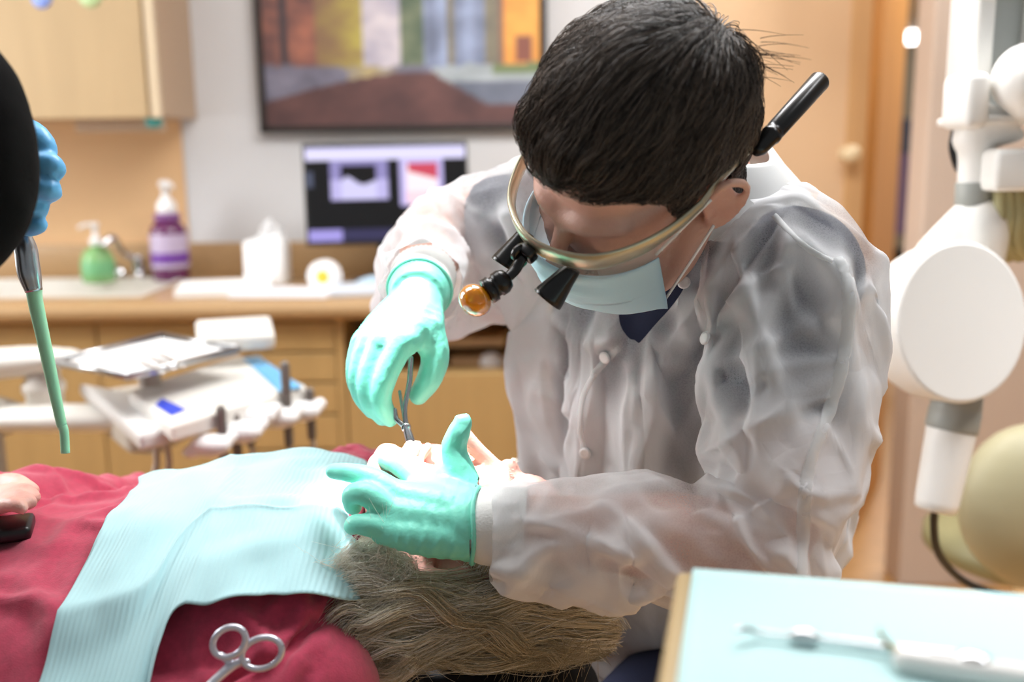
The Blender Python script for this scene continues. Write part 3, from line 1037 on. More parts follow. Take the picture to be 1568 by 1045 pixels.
def drape(V, F, pin, coll, frames=22, grow=0.1, gravity=1.0, air=2.0, bend=0.6, dist=0.004, mass=0.12):
    """Lets a garment settle on a body; grow is the slack of the cloth, pin the held vertices."""
    SC.frame_start, SC.frame_end = 1, frames + 1
    SC.frame_set(1)
    c = obj('drape_body', *coll)
    cm = c.modifiers.new('c', 'COLLISION')
    c.collision.thickness_outer = 0.003
    c.collision.cloth_friction = 12
    o = obj('drape_cloth', V, F)
    vg = o.vertex_groups.new(name='pin')
    for i in np.nonzero(pin > 0.02)[0]:
        vg.add([int(i)], float(pin[i]), 'REPLACE')
    m = o.modifiers.new('cl', 'CLOTH')
    s = m.settings
    s.quality = 6
    s.mass = mass
    s.tension_stiffness = s.compression_stiffness = 18
    s.shear_stiffness = 8
    s.bending_stiffness = bend
    s.tension_damping = s.compression_damping = 8
    s.bending_damping = 0.6
    s.air_damping = air
    s.vertex_group_mass = 'pin'
    s.pin_stiffness = 1.0
    s.shrink_min = s.shrink_max = -grow
    s.effector_weights.gravity = gravity
    m.collision_settings.use_collision = True
    m.collision_settings.distance_min = dist
    m.collision_settings.collision_quality = 3
    m.collision_settings.use_self_collision = False
    m.point_cache.frame_start, m.point_cache.frame_end = 1, frames + 1
    for f in range(1, frames + 2):
        SC.frame_set(f)
    V2, F2 = take(o)
    drop(o)
    drop(c)
    SC.frame_set(1)
    return V2, F2


def subdiv(V, F, lv=1):
    o = obj('subdiv_work', V, F)
    m = o.modifiers.new('s', 'SUBSURF')
    m.levels = m.render_levels = lv
    r = take(o)
    drop(o)
    return r


M_skin_d = skin_mat('dentist_skin', '#dcb09e', '#c07a6a', 0.35)
M_skin_p = skin_mat('patient_skin', '#e6b7a8', '#d2766f', 0.55)
M_glove = mat('mint_nitrile', '#80e2cb', 0.46, bump=0.5, bump_scale=90, sss=0.05)

# ------------------------------------------------------------------ the patient, lying on the chair
HP = Frame(P(706, 838, 0.985), cv(0.19, 0.95, 0.2), cv(0.97, -0.19, 0.05), 0.97)
tp = [(-0.125, 0.055, 0.055, 0.862), (-0.155, 0.10, 0.065, 0.852), (-0.19, 0.18, 0.085, 0.836), (-0.25, 0.225, 0.10, 0.818), (-0.36, 0.232, 0.112, 0.790), (-0.48, 0.225, 0.118, 0.772), (-0.62, 0.215, 0.118, 0.768), (-0.80, 0.21, 0.11, 0.765), (-0.98, 0.2, 0.10, 0.765)]
PYC = 1.0


def patient_torso(g=0.0):
    return tube([(x, PYC, z) for x, a, b, z in tp], [(a + g, b + g) for x, a, b, z in tp], n=40, k=4, ref=(0, 1, 0), rnd=True)


shn, elb, wrn = Vector((-0.205, 0.80, 0.785)), Vector((-0.48, 0.68, 0.715)), Vector((-0.72, 0.76, 0.80))
shf, elf, wrf = Vector((-0.205, 1.225, 0.838)), Vector((-0.47, 1.33, 0.77)), P(-48, 768, 1.03)


def patient_arms(g=0.0):
    m = MB()
    m.add(tube([shn + Vector((0.01, 0.03, 0)), shn.lerp(elb, 0.5), elb, elb.lerp(wrn, 0.5), wrn], [0.062 + g, 0.053 + g, 0.046 + g, 0.04 + g, 0.030 + g], n=20, k=4, rnd=True))
    m.add(tube([shf + Vector((0.01, -0.03, 0)), shf.lerp(elf, 0.5), elf, elf.lerp(wrf, 0.6), wrf], [0.062 + g, 0.053 + g, 0.046 + g, 0.036 + g, 0.027 + g], n=20, k=4, rnd=True))
    return m


hand_far = [([(-12, 760, 1.13), (10, 750, 1.12), (35, 745, 1.10), (50, 752, 1.085)], [0.012, 0.010, 0.009, 0.008]),
            ([(-12, 765, 1.11), (8, 757, 1.09), (36, 753, 1.07), (52, 762, 1.06)], [0.012, 0.0105, 0.0095, 0.008]),
            ([(-16, 772, 1.09), (5, 765, 1.07), (30, 762, 1.05), (46, 770, 1.04)], [0.012, 0.010, 0.009, 0.008]),
            ([(-20, 780, 1.07), (0, 775, 1.05), (22, 773, 1.03), (34, 779, 1.025)], [0.011, 0.009, 0.008, 0.007]),
            ([(-28, 757, 1.15), (-2, 742, 1.14), (20, 738, 1.12), (36, 741, 1.10)], [0.012, 0.011, 0.010, 0.008])]
palm_far = [([(-45, 768, 1.13), (-12, 762, 1.12)], [0.02, 0.015]), ([(-45, 772, 1.11), (-14, 772, 1.08)], [0.02, 0.015])]
hand_far = [([(x, y, Y - 0.10) for x, y, Y in p_], r_) for p_, r_ in hand_far]
palm_far = [([(x, y, Y - 0.10) for x, y, Y in p_], r_) for p_, r_ in palm_far]
pb = MB()
pb.add(head_shapes(HP, 1.04).data())
pb.add(tube([HP.p(0, -0.035, -0.01), HP.p(0, -0.03, -0.08), Vector((-0.135, PYC, 0.865)), Vector((-0.20, PYC, 0.845))], [0.056, 0.052, 0.056, 0.06], n=20, k=4, rnd=True))
pb.add(patient_torso(-0.012))
pb.add(patient_arms(-0.006).data())
pb.add(hand_shapes(hand_far, palm_far).data())
nh = [(wrn + Vector(a), wrn + Vector(b), wrn + Vector(c_)) for a, b, c_ in (((-0.08, 0.0, 0.01), (-0.12, 0.01, 0.012), (-0.15, 0.02, 0)), ((-0.08, 0.02, 0.014), (-0.125, 0.035, 0.016), (-0.158, 0.045, 0.002)), ((-0.075, 0.04, 0.014), (-0.115, 0.06, 0.014), (-0.145, 0.07, 0.0)), ((-0.07, 0.055, 0.01), (-0.1, 0.078, 0.01), (-0.12, 0.09, 0.0)))]
for a, b, c_ in nh:
    pb.add(tube([wrn, a, b, c_], [0.016, 0.011, 0.0095, 0.008], n=10, rnd=True))
pb.add(tube([wrn, wrn + Vector((-0.035, -0.03, 0)), wrn + Vector((-0.07, -0.04, -0.002))], [0.015, 0.012, 0.009], n=10, rnd=True))
for s in (-1, 1):
    hip = Vector((-0.98, PYC + s * 0.10, 0.765))
    kn_ = Vector((-1.40, PYC + s * 0.12, 0.80))
    an = Vector((-1.80, PYC + s * 0.10, 0.70))
    pb.add(tube([hip, hip.lerp(kn_, 0.5), kn_, kn_.lerp(an, 0.4), an], [0.085, 0.075, 0.056, 0.055, 0.036], n=18, rnd=True))
    pb.add(tube([an, an + Vector((-0.05, 0, 0.0)), an + Vector((-0.09, s * 0.02, 0.13))], [0.034, 0.035, 0.026], n=12, rnd=True))
V, F = remesh(pb, 0.0034, 4, 0.5)
# closed lids, brow lines and parted lips are pressed into the face
D = HP.inv(V)
N = normals(V, F)
press = np.zeros(len(V))
for s in (-1, 1):
    e = np.abs(D[:, 2] - 0.0045 + 6 * (D[:, 0] - s * 0.032) ** 2)
    press -= 0.0022 * np.exp(-(e / 0.0016) ** 2) * (np.abs(D[:, 0] - s * 0.032) < 0.015) * (D[:, 1] > 0.06)
    press -= 0.0016 * np.exp(-((D[:, 2] - 0.021) / 0.0025) ** 2) * (np.abs(D[:, 0] - s * 0.032) < 0.018) * (D[:, 1] > 0.06)
for zz_ in (0.050, 0.061, 0.072):
    press -= 0.0007 * np.exp(-((D[:, 2] - zz_ - 0.15 * D[:, 0] ** 2 * 10) / 0.0016) ** 2) * (np.abs(D[:, 0]) < 0.045) * (D[:, 1] > 0.05)
press -= 0.010 * np.exp(-((D[:, 2] + 0.066) / 0.004) ** 2) * (np.abs(D[:, 0]) < 0.018) * (D[:, 1] > 0.07)
V = V + N * press[:, None]
patient = obj('person', V, F, M_skin_p)
tag(patient, 'person lying back in the dental chair in a maroon sweater, face under gloved hands', 'person')
PAT_BODY = (V, F)
BVH_P = BVHTree.FromPolygons([tuple(v) for v in V], F)
M_lip = mat('lip_skin', '#cf6f6c', 0.4, sss=0.1)
for a, b, c_, r in ((( -0.020, 0.087, -0.061), (0, 0.1005, -0.0575), (0.020, 0.087, -0.061), 0.0048), ((-0.018, 0.086, -0.073), (0, 0.0985, -0.0755), (0.018, 0.086, -0.073), 0.0052)):
    obj('lip', *tube([HP.p(*a), HP.p(*b), HP.p(*c_)], [r * 0.5, r, r * 0.5], n=12, rnd=True), M_lip, patient)

# sweater: torso and both sleeves in one garment, then settled on the body
sw = MB()
sw.add(patient_torso(0.008))
sw.add(patient_arms(0.012).data())
V, F = remesh(sw, 0.009, 4)
keep = np.ones(len(V), bool)
keep &= ~((V[:, 0] > -0.150) & (np.hypot(V[:, 1] - PYC, V[:, 2] - 0.865) < 0.075))
keep &= ~(np.linalg.norm(V - np.array(wrn), axis=1) < 0.034)
keep &= ~(np.linalg.norm(V - np.array(wrf), axis=1) < 0.034)
keep &= V[:, 0] > -1.02
V, F, _ = subset(V, F, keep)
pin = np.zeros(len(V))
pin[(V[:, 0] > -0.165)] = 1
pin[V[:, 0] < -0.99] = 1
V, F = drape(V, F, pin, remesh((lambda m: (m.add(patient_torso(-0.004)), m.add(patient_arms(0.0).data()), m)[-1])(MB()), 0.012, 2), frames=16, grow=0.13, gravity=1.0, bend=1.5, mass=0.25)
V, F = subdiv(V, F, 1)
N = normals(V, F)
if np.median(((V - np.array((-0.45, PYC, 0.77))) * N).sum(1)) < 0:
    N = -N
nn = vnoise(V @ np.array([[7, 6, 3], [-5, 9, 6], [3, -2, 9]]).T, 1.0, 4.4)
n2 = vnoise(V @ np.array([[12, -7, 6], [7, 12, -5], [4, 4, 14]]).T, 1.0, 6.1)
fold = 0.010 * np.clip(1 - np.abs(nn) / 0.22, 0, 1) ** 1.5 + 0.006 * np.clip(1 - np.abs(n2) / 0.22, 0, 1) ** 1.5
V = smooth_v(V + N * (fold * np.clip((-0.17 - V[:, 0]) / 0.05, 0, 1))[:, None], F, 2, 0.5)
M_sweater = mat('maroon_fleece', '#b33552', 0.9, noise_scale=160, noise_amt=0.12, bump=0.25, bump_scale=700, sheen=0.3)
obj('sweater', V, F, M_sweater, patient)
SWE = (V, F)
BVH_S = BVHTree.FromPolygons([tuple(v) for v in V], F)
# collar band of the sweater and dark trousers, shoes
nr = []
for i in range(25):
    a = 2 * math.pi * i / 24
    nr.append(Vector((-0.150 + 0.012 * math.cos(a), PYC + 0.072 * math.cos(a), 0.868 + 0.068 * math.sin(a))))
obj('neckband', *tube(nr, [(0.007, 0.011)] * 25, n=8, k=1, cap=False), M_sweater, patient)
tr_ = MB()
for s in (-1, 1):
    hip = Vector((-0.96, PYC + s * 0.095, 0.765))
    kn_ = Vector((-1.40, PYC + s * 0.12, 0.80))
    an = Vector((-1.76, PYC + s * 0.10, 0.705))
    tr_.add(tube([hip, hip.lerp(kn_, 0.5), kn_, kn_.lerp(an, 0.4), an], [0.105, 0.088, 0.07, 0.068, 0.055], n=18, rnd=True))
tr_.add(tube([(-0.93, PYC, 0.772), (-1.05, PYC, 0.766)], [(0.212, 0.112), (0.2, 0.108)], n=24, k=2, ref=(0, 1, 0), rnd=True))
obj('trousers', *remesh(tr_, 0.010, 4), mat('black_trousers', '#15161a', 0.9, bump=0.2), patient)
for s in (-1, 1):
    an = Vector((-1.80, PYC + s * 0.10, 0.70))
    sh = MB().add(tube([an + Vector((0.0, 0, -0.01)), an + Vector((-0.055, 0, -0.02)), an + Vector((-0.10, s * 0.022, 0.15))], [(0.042, 0.045), (0.048, 0.044), (0.042, 0.030)], n=14, rnd=True))
    sh.add(tube([an + Vector((0.01, 0, 0.0)), an + Vector((-0.03, 0, 0.05))], [0.042, 0.045], n=12, rnd=True))
    obj('shoe', *remesh(sh, 0.006, 3), mat('black_shoe', '#1b1b1d', 0.5), patient)

# black pouch under the far hand
c = P(2, 792, 0.95)
hit = BVH_S.ray_cast(Vector((c.x, c.y, 1.5)), Vector((0, 0, -1)))[0]
o = obj('pouch', *box((c.x - 0.03, c.y, (hit.z if hit else 0.9) + 0.011), (0.11, 0.05, 0.016), 0.005, Matrix.Rotation(R(20), 3, 'Z')), M_dark)
tag(o, 'flat black pouch lying on the maroon sweater under the patient hand', 'pouch')

# paper bib laid over the sweater
def bib_point(x, th):
    cz_ = float(np.interp(-x, [-t_[0] for t_ in tp], [t_[3] for t_ in tp])) - 0.03
    a = R(th)
    dirv = Vector((0, math.cos(a), math.sin(a)))
    axis = Vector((x, PYC, cz_))
    h = BVH_S.ray_cast(axis + dirv * 0.6, -dirv)
    return (h[0] if h[0] else axis + dirv * 0.2)


NX, NT = 90, 110
G = np.zeros((NT + 1, NX + 1, 3))
xl, xr_ = -0.425, -0.150
for i in range(NX + 1):
    s = i / NX
    te = float(np.interp(s, [0, 0.30, 0.36, 0.42, 0.8, 1.0], [211, 204, 170, 153, 157, 166]))
    tst = float(np.interp(s, [0, 0.7, 1.0], [52, 40, 30]))
    for j in range(NT + 1):
        th = tst + (te - tst) * j / NT
        x = xl + (xr_ - xl) * s + 0.03 * math.sin(R(th - 60)) * (1 - s) * 0.8 + (0.012 * math.sin(j / NT * 9) * s)
        G[j, i] = bib_point(x, th)
for _ in range(14):                                                              # paper bridges the small folds below it
    H = G.copy()
    H[1:-1] += 0.25 * (G[2:] + G[:-2] - 2 * G[1:-1])
    H[:, 1:-1] += 0.25 * (G[:, 2:] + G[:, :-2] - 2 * G[:, 1:-1])
    G = H
s_ = np.linspace(0, 1, NX + 1)[None, :]
t_ = np.linspace(0, 1, NT + 1)[:, None]
off = 0.010 + 0 * s_ * t_
off = off + 0.007 * np.exp(-np.abs(t_ - (0.60 + 0.10 * s_)) / 0.025) * np.clip(1.25 - s_, 0, 1)
off = off + 0.004 * np.exp(-np.abs(s_ - 0.42 - 0.12 * (t_ - 0.5)) / 0.03) + 0.005 * np.exp(-np.abs(s_ - 0.86 - 0.05 * t_) / 0.03)
off = off + 0.004 * np.sin(5 * s_ + 3 * t_) * np.sin(6 * t_)
off = off + 0.010 * np.clip((t_ - 0.85) / 0.15, 0, 1) ** 2 + 0.012 * np.clip((0.1 - t_) / 0.1, 0, 1) ** 2
V = G.reshape(-1, 3)
F = [(j * (NX + 1) + i, (j + 1) * (NX + 1) + i, (j + 1) * (NX + 1) + i + 1, j * (NX + 1) + i + 1) for j in range(NT) for i in range(NX)]
N = normals(V, F)
ctr_ = np.array([-0.3, PYC, 0.75])
N *= np.sign(((V - ctr_) * N).sum(1))[:, None]
V = V + N * off.reshape(-1, 1)
M_bib = mat('aqua_bib_paper', '#b3dbe0', 0.8)
nt = M_bib.node_tree
tc = nt.nodes.new('ShaderNodeTexCoord')
wv = nt.nodes.new('ShaderNodeTexWave')
wv.wave_type, wv.bands_direction = 'BANDS', 'X'
wv.inputs['Scale'].default_value = 62
wv.inputs['Distortion'].default_value = 0.6
nt.links.new(tc.outputs['Object'], wv.inputs['Vector'])
bp = nt.nodes.new('ShaderNodeBump')
bp.inputs['Strength'].default_value = 0.35
bp.inputs['Distance'].default_value = 0.0012
nt.links.new(wv.outputs['Fac'], bp.inputs['Height'])
nt.links.new(bp.outputs['Normal'], nt.nodes['Principled BSDF'].inputs['Normal'])
bib = obj('paper_bib', V, F, M_bib)
bib.modifiers.new('thick', 'SOLIDIFY').thickness = 0.0012
tag(bib, 'pale aqua ribbed paper bib spread over the patient chest', 'bib')

# dental chair
M_chair = mat('charcoal_upholstery', '#1d1e22', 0.55, bump=0.15, bump_scale=150)
t = thing('dental_chair', 'charcoal dental chair reclined under the patient', 'dental chair', (-0.55, PYC, 0))
o = obj('backrest', *remesh(MB().add(tube([(-0.10, PYC, 0.735), (-0.35, PYC, 0.67), (-0.65, PYC, 0.63), (-0.88, PYC, 0.62)], [(0.16, 0.03), (0.235, 0.035), (0.24, 0.035), (0.235, 0.035)], n=24, k=5, ref=(0, 1, 0), rnd=True)), 0.012, 4), M_chair, t)
obj('seat', *remesh(MB().add(tube([(-0.86, PYC, 0.61), (-1.1, PYC, 0.61), (-1.4, PYC, 0.665), (-1.92, PYC, 0.59)], [(0.24, 0.04), (0.25, 0.045), (0.2, 0.045), (0.17, 0.04)], n=24, k=5, ref=(0, 1, 0), rnd=True)), 0.012, 4), M_chair, t)
hc = P(800, 985, 1.0)
o = obj('headrest', *remesh(MB().add(ell(HP.p(0, -0.135, 0.05), (0.125, 0.04, 0.13), HP.M, 28, 16)).add(ell(HP.p(0, -0.13, -0.06), (0.09, 0.03, 0.05), HP.M, 24, 14)), 0.008, 3), M_chair, t)
obj('headrest_bar', *tube([HP.p(0, -0.16, 0.0), Vector((-0.12, PYC, 0.70)), Vector((-0.25, PYC, 0.645))], [(0.03, 0.012)] * 3, n=12, ref=(0, 1, 0)), M_steel, t)
obj('base', *box((-0.95, PYC, 0.04), (0.75, 0.42, 0.078), 0.03), M_unitg, t)
obj('lift_column', *tube([(-0.85, PYC, 0.07), (-0.95, PYC, 0.35), (-0.98, PYC, 0.58)], [(0.13, 0.1)] * 3, n=16, ref=(0, 1, 0)), M_unitg, t)


# ------------------------------------------------------------------ the dentist, leaning over from behind the patient's head
HD = Frame(P(988, 258, 0.955), cv(-0.721, -0.670, 0.200), cv(-0.227, 0.494, 0.837), 1.06)
dn = Vector((0.205, 1.10, 1.205))                               # base of the neck
dpel = Vector((0.27, 1.36, 0.60))
dS = Vector((0.66, -0.75, 0)).normalized()                      # towards his left shoulder
dD = Vector((-0.75, -0.66, 0)).normalized()                     # the way he faces
sL, eL, wL = P(1215, 422, 0.985), P(1178, 830, 0.875), P(702, 803, 0.892)
sR, eR, wR = P(858, 335, 1.225), P(672, 352, 1.33), P(640, 452, 1.09)


def spine(t):
    return dn.lerp(dpel, t) + dD * 0.03 * math.sin(math.pi * t)


def dentist_torso(g=0.0):
    m = MB()
    m.add(tube([spine(0.04), spine(0.08), spine(0.20), spine(0.45), spine(0.72), spine(1.0), spine(1.10)],
               [(0.075 + g, 0.058 + g), (0.120 + g, 0.080 + g), (0.185 + g, 0.112 + g), (0.185 + g, 0.125 + g), (0.170 + g, 0.125 + g), (0.185 + g, 0.13 + g), (0.17 + g, 0.12 + g)], n=36, k=4, ref=dS, rnd=True))
    for sj, sg in ((sL, 1), (sR, -1)):
        m.add(ell(sj, 0.066 + g))
        m.add(tube([dn + dS * sg * 0.045 - Vector((0, -0.02, 0.055)), sj + Vector((0, 0, 0.008))], [0.048 + g, 0.056 + g], n=16, k=2, rnd=True))
    for sg in (-1, 1):
        hip = dpel + dS * sg * 0.09
        knee = hip + dD * 0.42 + dS * sg * 0.10 + Vector((0, 0, -0.02))
        m.add(tube([hip, hip.lerp(knee, 0.35)], [0.1 + g, 0.092 + g], n=16, k=2, rnd=True))
    return m


def dentist_legs(m, g=0.0, shin=True):
    for sg in (-1, 1):
        hip = dpel + dS * sg * 0.09
        knee = hip + dD * 0.42 + dS * sg * 0.10 + Vector((0, 0, -0.02))
        ank = Vector((knee.x, knee.y, 0.09)) - dD * 0.06
        m.add(tube([hip, hip.lerp(knee, 0.5), knee, knee.lerp(ank, 0.4), ank], [0.095 + g, 0.082 + g, 0.062 + g, 0.056 + g, 0.036 + g], n=16, rnd=True))
        if shin:
            m.add(tube([ank, ank + dD * 0.08 + Vector((0, 0, -0.045)), ank + dD * 0.18 + Vector((0, 0, -0.058))], [0.034, 0.032, 0.022], n=12, rnd=True))
    return m


# hands: joints read off the photograph, each finger its own chain
LH = [([(650, 745, 0.925), (618, 716, 0.945), (595, 705, 0.965), (588, 712, 0.975)], [0.0125, 0.0115, 0.0105, 0.0092]),
      ([(606, 756, 0.903), (570, 733, 0.912), (534, 724, 0.922), (510, 722, 0.930)], [0.0128, 0.0112, 0.0094, 0.0080]),
      ([(596, 780, 0.890), (560, 757, 0.890), (540, 758, 0.897), (541, 775, 0.910)], [0.0128, 0.0118, 0.0105, 0.0095]),
      ([(594, 812, 0.880), (566, 805, 0.877), (546, 803, 0.880), (540, 806, 0.888)], [0.0122, 0.0108, 0.0098, 0.0090]),
      ([(722, 762, 0.915), (704, 722, 0.925), (695, 688, 0.93), (702, 664, 0.93), (709, 648, 0.932)], [0.0170, 0.0152, 0.0128, 0.0116, 0.0095])]
LP = [([(735, 785, 0.89), (690, 765, 0.905), (645, 747, 0.92)], [0.020, 0.0195, 0.0150]),
      ([(738, 795, 0.885), (672, 775, 0.895), (606, 758, 0.905)], [0.021, 0.0195, 0.0150]),
      ([(738, 808, 0.88), (665, 796, 0.885), (594, 783, 0.892)], [0.021, 0.0195, 0.0150]),
      ([(732, 828, 0.875), (660, 823, 0.875), (588, 812, 0.882)], [0.019, 0.0190, 0.0145]),
      ([(735, 800, 0.89), (722, 765, 0.91)], [0.02, 0.0165]),
      ([(655, 775, 0.90), (612, 770, 0.902)], [0.0165, 0.0150]),
      ([(655, 808, 0.882), (600, 798, 0.886)], [0.0165, 0.0145]),
      ([(700, 770, 0.905), (682, 732, 0.922)], [0.0155, 0.012])]
RH = [([(618, 520, 1.025), (592, 572, 1.02), (583, 612, 1.02), (597, 641, 1.025)], [0.0150, 0.0132, 0.0118, 0.0098]),
      ([(588, 518, 1.035), (566, 575, 1.03), (566, 612, 1.03), (586, 640, 1.035)], [0.0142, 0.0128, 0.0115, 0.0095]),
      ([(568, 518, 1.05), (550, 566, 1.045), (552, 602, 1.045), (570, 630, 1.045)], [0.0130, 0.0118, 0.0108, 0.009]),
      ([(553, 524, 1.062), (545, 550, 1.06), (543, 582, 1.06), (556, 612, 1.06)], [0.0118, 0.0105, 0.0096, 0.0084]),
      ([(653, 500, 1.055), (666, 538, 1.05), (660, 575, 1.045), (641, 606, 1.04)], [0.0185, 0.0160, 0.0142, 0.0108])]
RP = [([(643, 450, 1.09), (640, 485, 1.06), (620, 522, 1.03)], [0.0235, 0.0225, 0.0175]),
      ([(640, 450, 1.09), (618, 488, 1.06), (590, 522, 1.035)], [0.0235, 0.022, 0.0170]),
      ([(638, 450, 1.095), (604, 488, 1.07), (570, 522, 1.05)], [0.0225, 0.020, 0.0150]),
      ([(636, 452, 1.10), (590, 492, 1.08), (556, 524, 1.062)], [0.0215, 0.0175, 0.0130]),
      ([(645, 455, 1.09), (653, 500, 1.055)], [0.024, 0.020]),
      ([(640, 500, 1.045), (664, 538, 1.05)], [0.017, 0.015])]

db = MB()
db.add(head_shapes(HD).data())
db.add(tube([HD.p(0, -0.03, 0.0), HD.p(0, -0.04, -0.07), dn + Vector((0, 0, 0.01)), spine(0.10)], [0.060, 0.060, 0.068, 0.075], n=20, k=4, rnd=True))
db.add(dentist_torso(-0.016).data())
for s_, e_, w_ in ((sL, eL, wL), (sR, eR, wR)):
    db.add(tube([s_, s_.lerp(e_, 0.5), e_, e_.lerp(w_, 0.3), e_.lerp(w_, 0.7), w_], [0.052, 0.047, 0.040, 0.042, 0.032, 0.026], n=18, k=4, rnd=True))
db.add(hand_shapes(LH, LP, 0.82).data())
db.add(hand_shapes(RH, RP, 0.82).data())
dentist_legs(db)
V, F = remesh(db, 0.0036, 4, 0.5)
D = HD.inv(V)
N = normals(V, F)
press = np.zeros(len(V))
for zz_ in (0.045, 0.056, 0.066):
    press -= 0.0006 * np.exp(-((D[:, 2] - zz_) / 0.0018) ** 2) * (np.abs(D[:, 0]) < 0.045) * (D[:, 1] > 0.05)
V = V + N * press[:, None]
dentist = obj('person', V, F, M_skin_d)
tag(dentist, 'dark-haired person in white gown and mint gloves bending over the patient', 'person')
BVH_D = BVHTree.FromPolygons([tuple(v) for v in V], F)
DEN = (V, F)

# gloves
def glove(chains, palm, wr, elb_, name_label):
    m = hand_shapes(chains, palm)
    ax = (elb_ - wr).normalized()
    m.add(tube([wr - ax * 0.006, wr + ax * 0.010, wr + ax * 0.030], [0.030, 0.0345, 0.0365], n=24, k=3))
    V, F = remesh(m, 0.0021, 4, 0.5)
    # drawn wrinkles across the back and at the wrist
    t = (V - np.array(wr)) @ np.array(-ax)
    N = normals(V, F)
    w = np.clip(1 - (t - 0.01) / 0.10, 0, 1)
    nn = vnoise(V, 26, 3.0)
    ridge = np.sin((t + 0.012 * nn + 0.004 * vnoise(V, 60, 1.0)) * 2 * math.pi / 0.0125)
    V = V + N * (0.0011 * w * np.maximum(ridge, 0) ** 2 * np.clip(0.6 + 1.4 * vnoise(V, 18, 9.0), 0, 1.3))[:, None]
    V = smooth_v(V, F, 1, 0.4)
    keep = ~((V - np.array(wr)) @ np.array(ax) > 0.016)
    V, F, _ = subset(V, F, keep)
    return obj('glove', V, F, M_glove, dentist)


glove(LH, LP, wL, eL, '')
glove(RH, RP, wR, eR, '')
for w_, e_ in ((wL, eL), (wR, eR)):
    ax = (e_ - w_).normalized()
    ring = []
    q = Vector((0, 0, 1)).rotation_difference(ax)
    for i in range(29):
        a = 2 * math.pi * i / 28
        ring.append(w_ + ax * (0.0165 + 0.0015 * math.sin(3 * a)) + q @ Vector((0.0358 * math.cos(a), 0.0358 * math.sin(a), 0)))
    obj('glove_rim', *tube(ring, [0.0022] * 29, n=8, k=2, cap=False), M_glove, dentist)

# navy scrub shirt and trousers
M_scrub = mat('navy_scrubs', '#131c3a', 0.85, bump=0.2, bump_scale=500)
sc_ = dentist_torso(0.004)
for s_, e_ in ((sL, eL), (sR, eR)):
    sc_.add(tube([s_, s_.lerp(e_, 0.3), s_.lerp(e_, 0.58)], [0.066, 0.063, 0.062], n=20, k=4, rnd=False))
V, F = remesh(sc_, 0.008, 4)
D = HD.inv(V)
nk = np.array(dn)
up = np.array((spine(-0.2) - spine(0.1)).normalized())
keep = ~((((V - nk) @ up) > 0.012) & (np.linalg.norm(V - nk, axis=1) < 0.12))
V, F, _ = subset(V, F, keep)
obj('scrub_shirt', V, F, M_scrub, dentist)
SCRUB = (V, F)
V, F = remesh(dentist_legs(MB(), 0.014, False), 0.010, 3)
obj('scrub_trousers', V, F, M_scrub, dentist)
for sg in (-1, 1):
    hip = dpel + dS * sg * 0.09
    knee = hip + dD * 0.42 + dS * sg * 0.10
    ank = Vector((knee.x, knee.y, 0.09)) - dD * 0.06
    m = MB().add(tube([ank - dD * 0.03 + Vector((0, 0, -0.04)), ank + dD * 0.09 + Vector((0, 0, -0.045)), ank + dD * 0.19 + Vector((0, 0, -0.055))], [(0.042, 0.046), (0.046, 0.044), (0.034, 0.032)], n=14, rnd=True)).add(ell(ank + Vector((0, 0, -0.01)), 0.048))
    V, F = remesh(m, 0.006, 3)
    V[:, 2] = np.maximum(V[:, 2], 0.003)
    obj('shoe', V, F, M_dark, dentist)

# ---- the gown
M_gown = bpy.data.materials.new('white_nonwoven_gown')
M_gown.use_nodes = True
nt = M_gown.node_tree
for n in list(nt.nodes):
    nt.nodes.remove(n)
out = nt.nodes.new('ShaderNodeOutputMaterial')
dif = nt.nodes.new('ShaderNodeBsdfDiffuse')
dif.inputs['Color'].default_value = rgb('#f3f4f6')
trl = nt.nodes.new('ShaderNodeBsdfTranslucent')
trl.inputs['Color'].default_value = rgb('#f1f2f5')
tra = nt.nodes.new('ShaderNodeBsdfTransparent')
m1 = nt.nodes.new('ShaderNodeMixShader')
m2 = nt.nodes.new('ShaderNodeMixShader')
m1.inputs['Fac'].default_value = 0.30
tc = nt.nodes.new('ShaderNodeTexCoord')
vor = nt.nodes.new('ShaderNodeTexVoronoi')
vor.inputs['Scale'].default_value = 640
mr = nt.nodes.new('ShaderNodeMapRange')
mr.inputs['From Min'].default_value, mr.inputs['From Max'].default_value = 0.15, 0.6
mr.inputs['To Min'].default_value, mr.inputs['To Max'].default_value = 1.08, 0.94
ga = nt.nodes.new('ShaderNodeAttribute')            # how far the cloth stands off the body: it clings and shows through where it touches
ga.attribute_name = 'gap'
gm = nt.nodes.new('ShaderNodeMapRange')
gm.inputs['From Min'].default_value, gm.inputs['From Max'].default_value = 0.007, 0.023
gm.inputs['To Min'].default_value, gm.inputs['To Max'].default_value = 0.70, 0.10
gm.interpolation_type = 'SMOOTHSTEP'
nt.links.new(ga.outputs['Fac'], gm.inputs['Value'])
mm_ = nt.nodes.new('ShaderNodeMath')
mm_.operation = 'MULTIPLY'
nt.links.new(gm.outputs['Result'], mm_.inputs[0])
nt.links.new(tc.outputs['Object'], vor.inputs['Vector'])
nt.links.new(vor.outputs['Distance'], mr.inputs['Value'])
nt.links.new(mr.outputs['Result'], mm_.inputs[1])
nt.links.new(mm_.outputs[0], m2.inputs['Fac'])
v2 = nt.nodes.new('ShaderNodeTexVoronoi')
v2.feature = 'DISTANCE_TO_EDGE'
v2.inputs['Scale'].default_value = 16
nz_ = nt.nodes.new('ShaderNodeTexNoise')
nz_.inputs['Scale'].default_value = 7
mx = nt.nodes.new('ShaderNodeMixRGB')
mx.inputs['Fac'].default_value = 0.18
nt.links.new(tc.outputs['Object'], mx.inputs['Color1'])
nt.links.new(tc.outputs['Object'], nz_.inputs['Vector'])
nt.links.new(nz_.outputs['Color'], mx.inputs['Color2'])
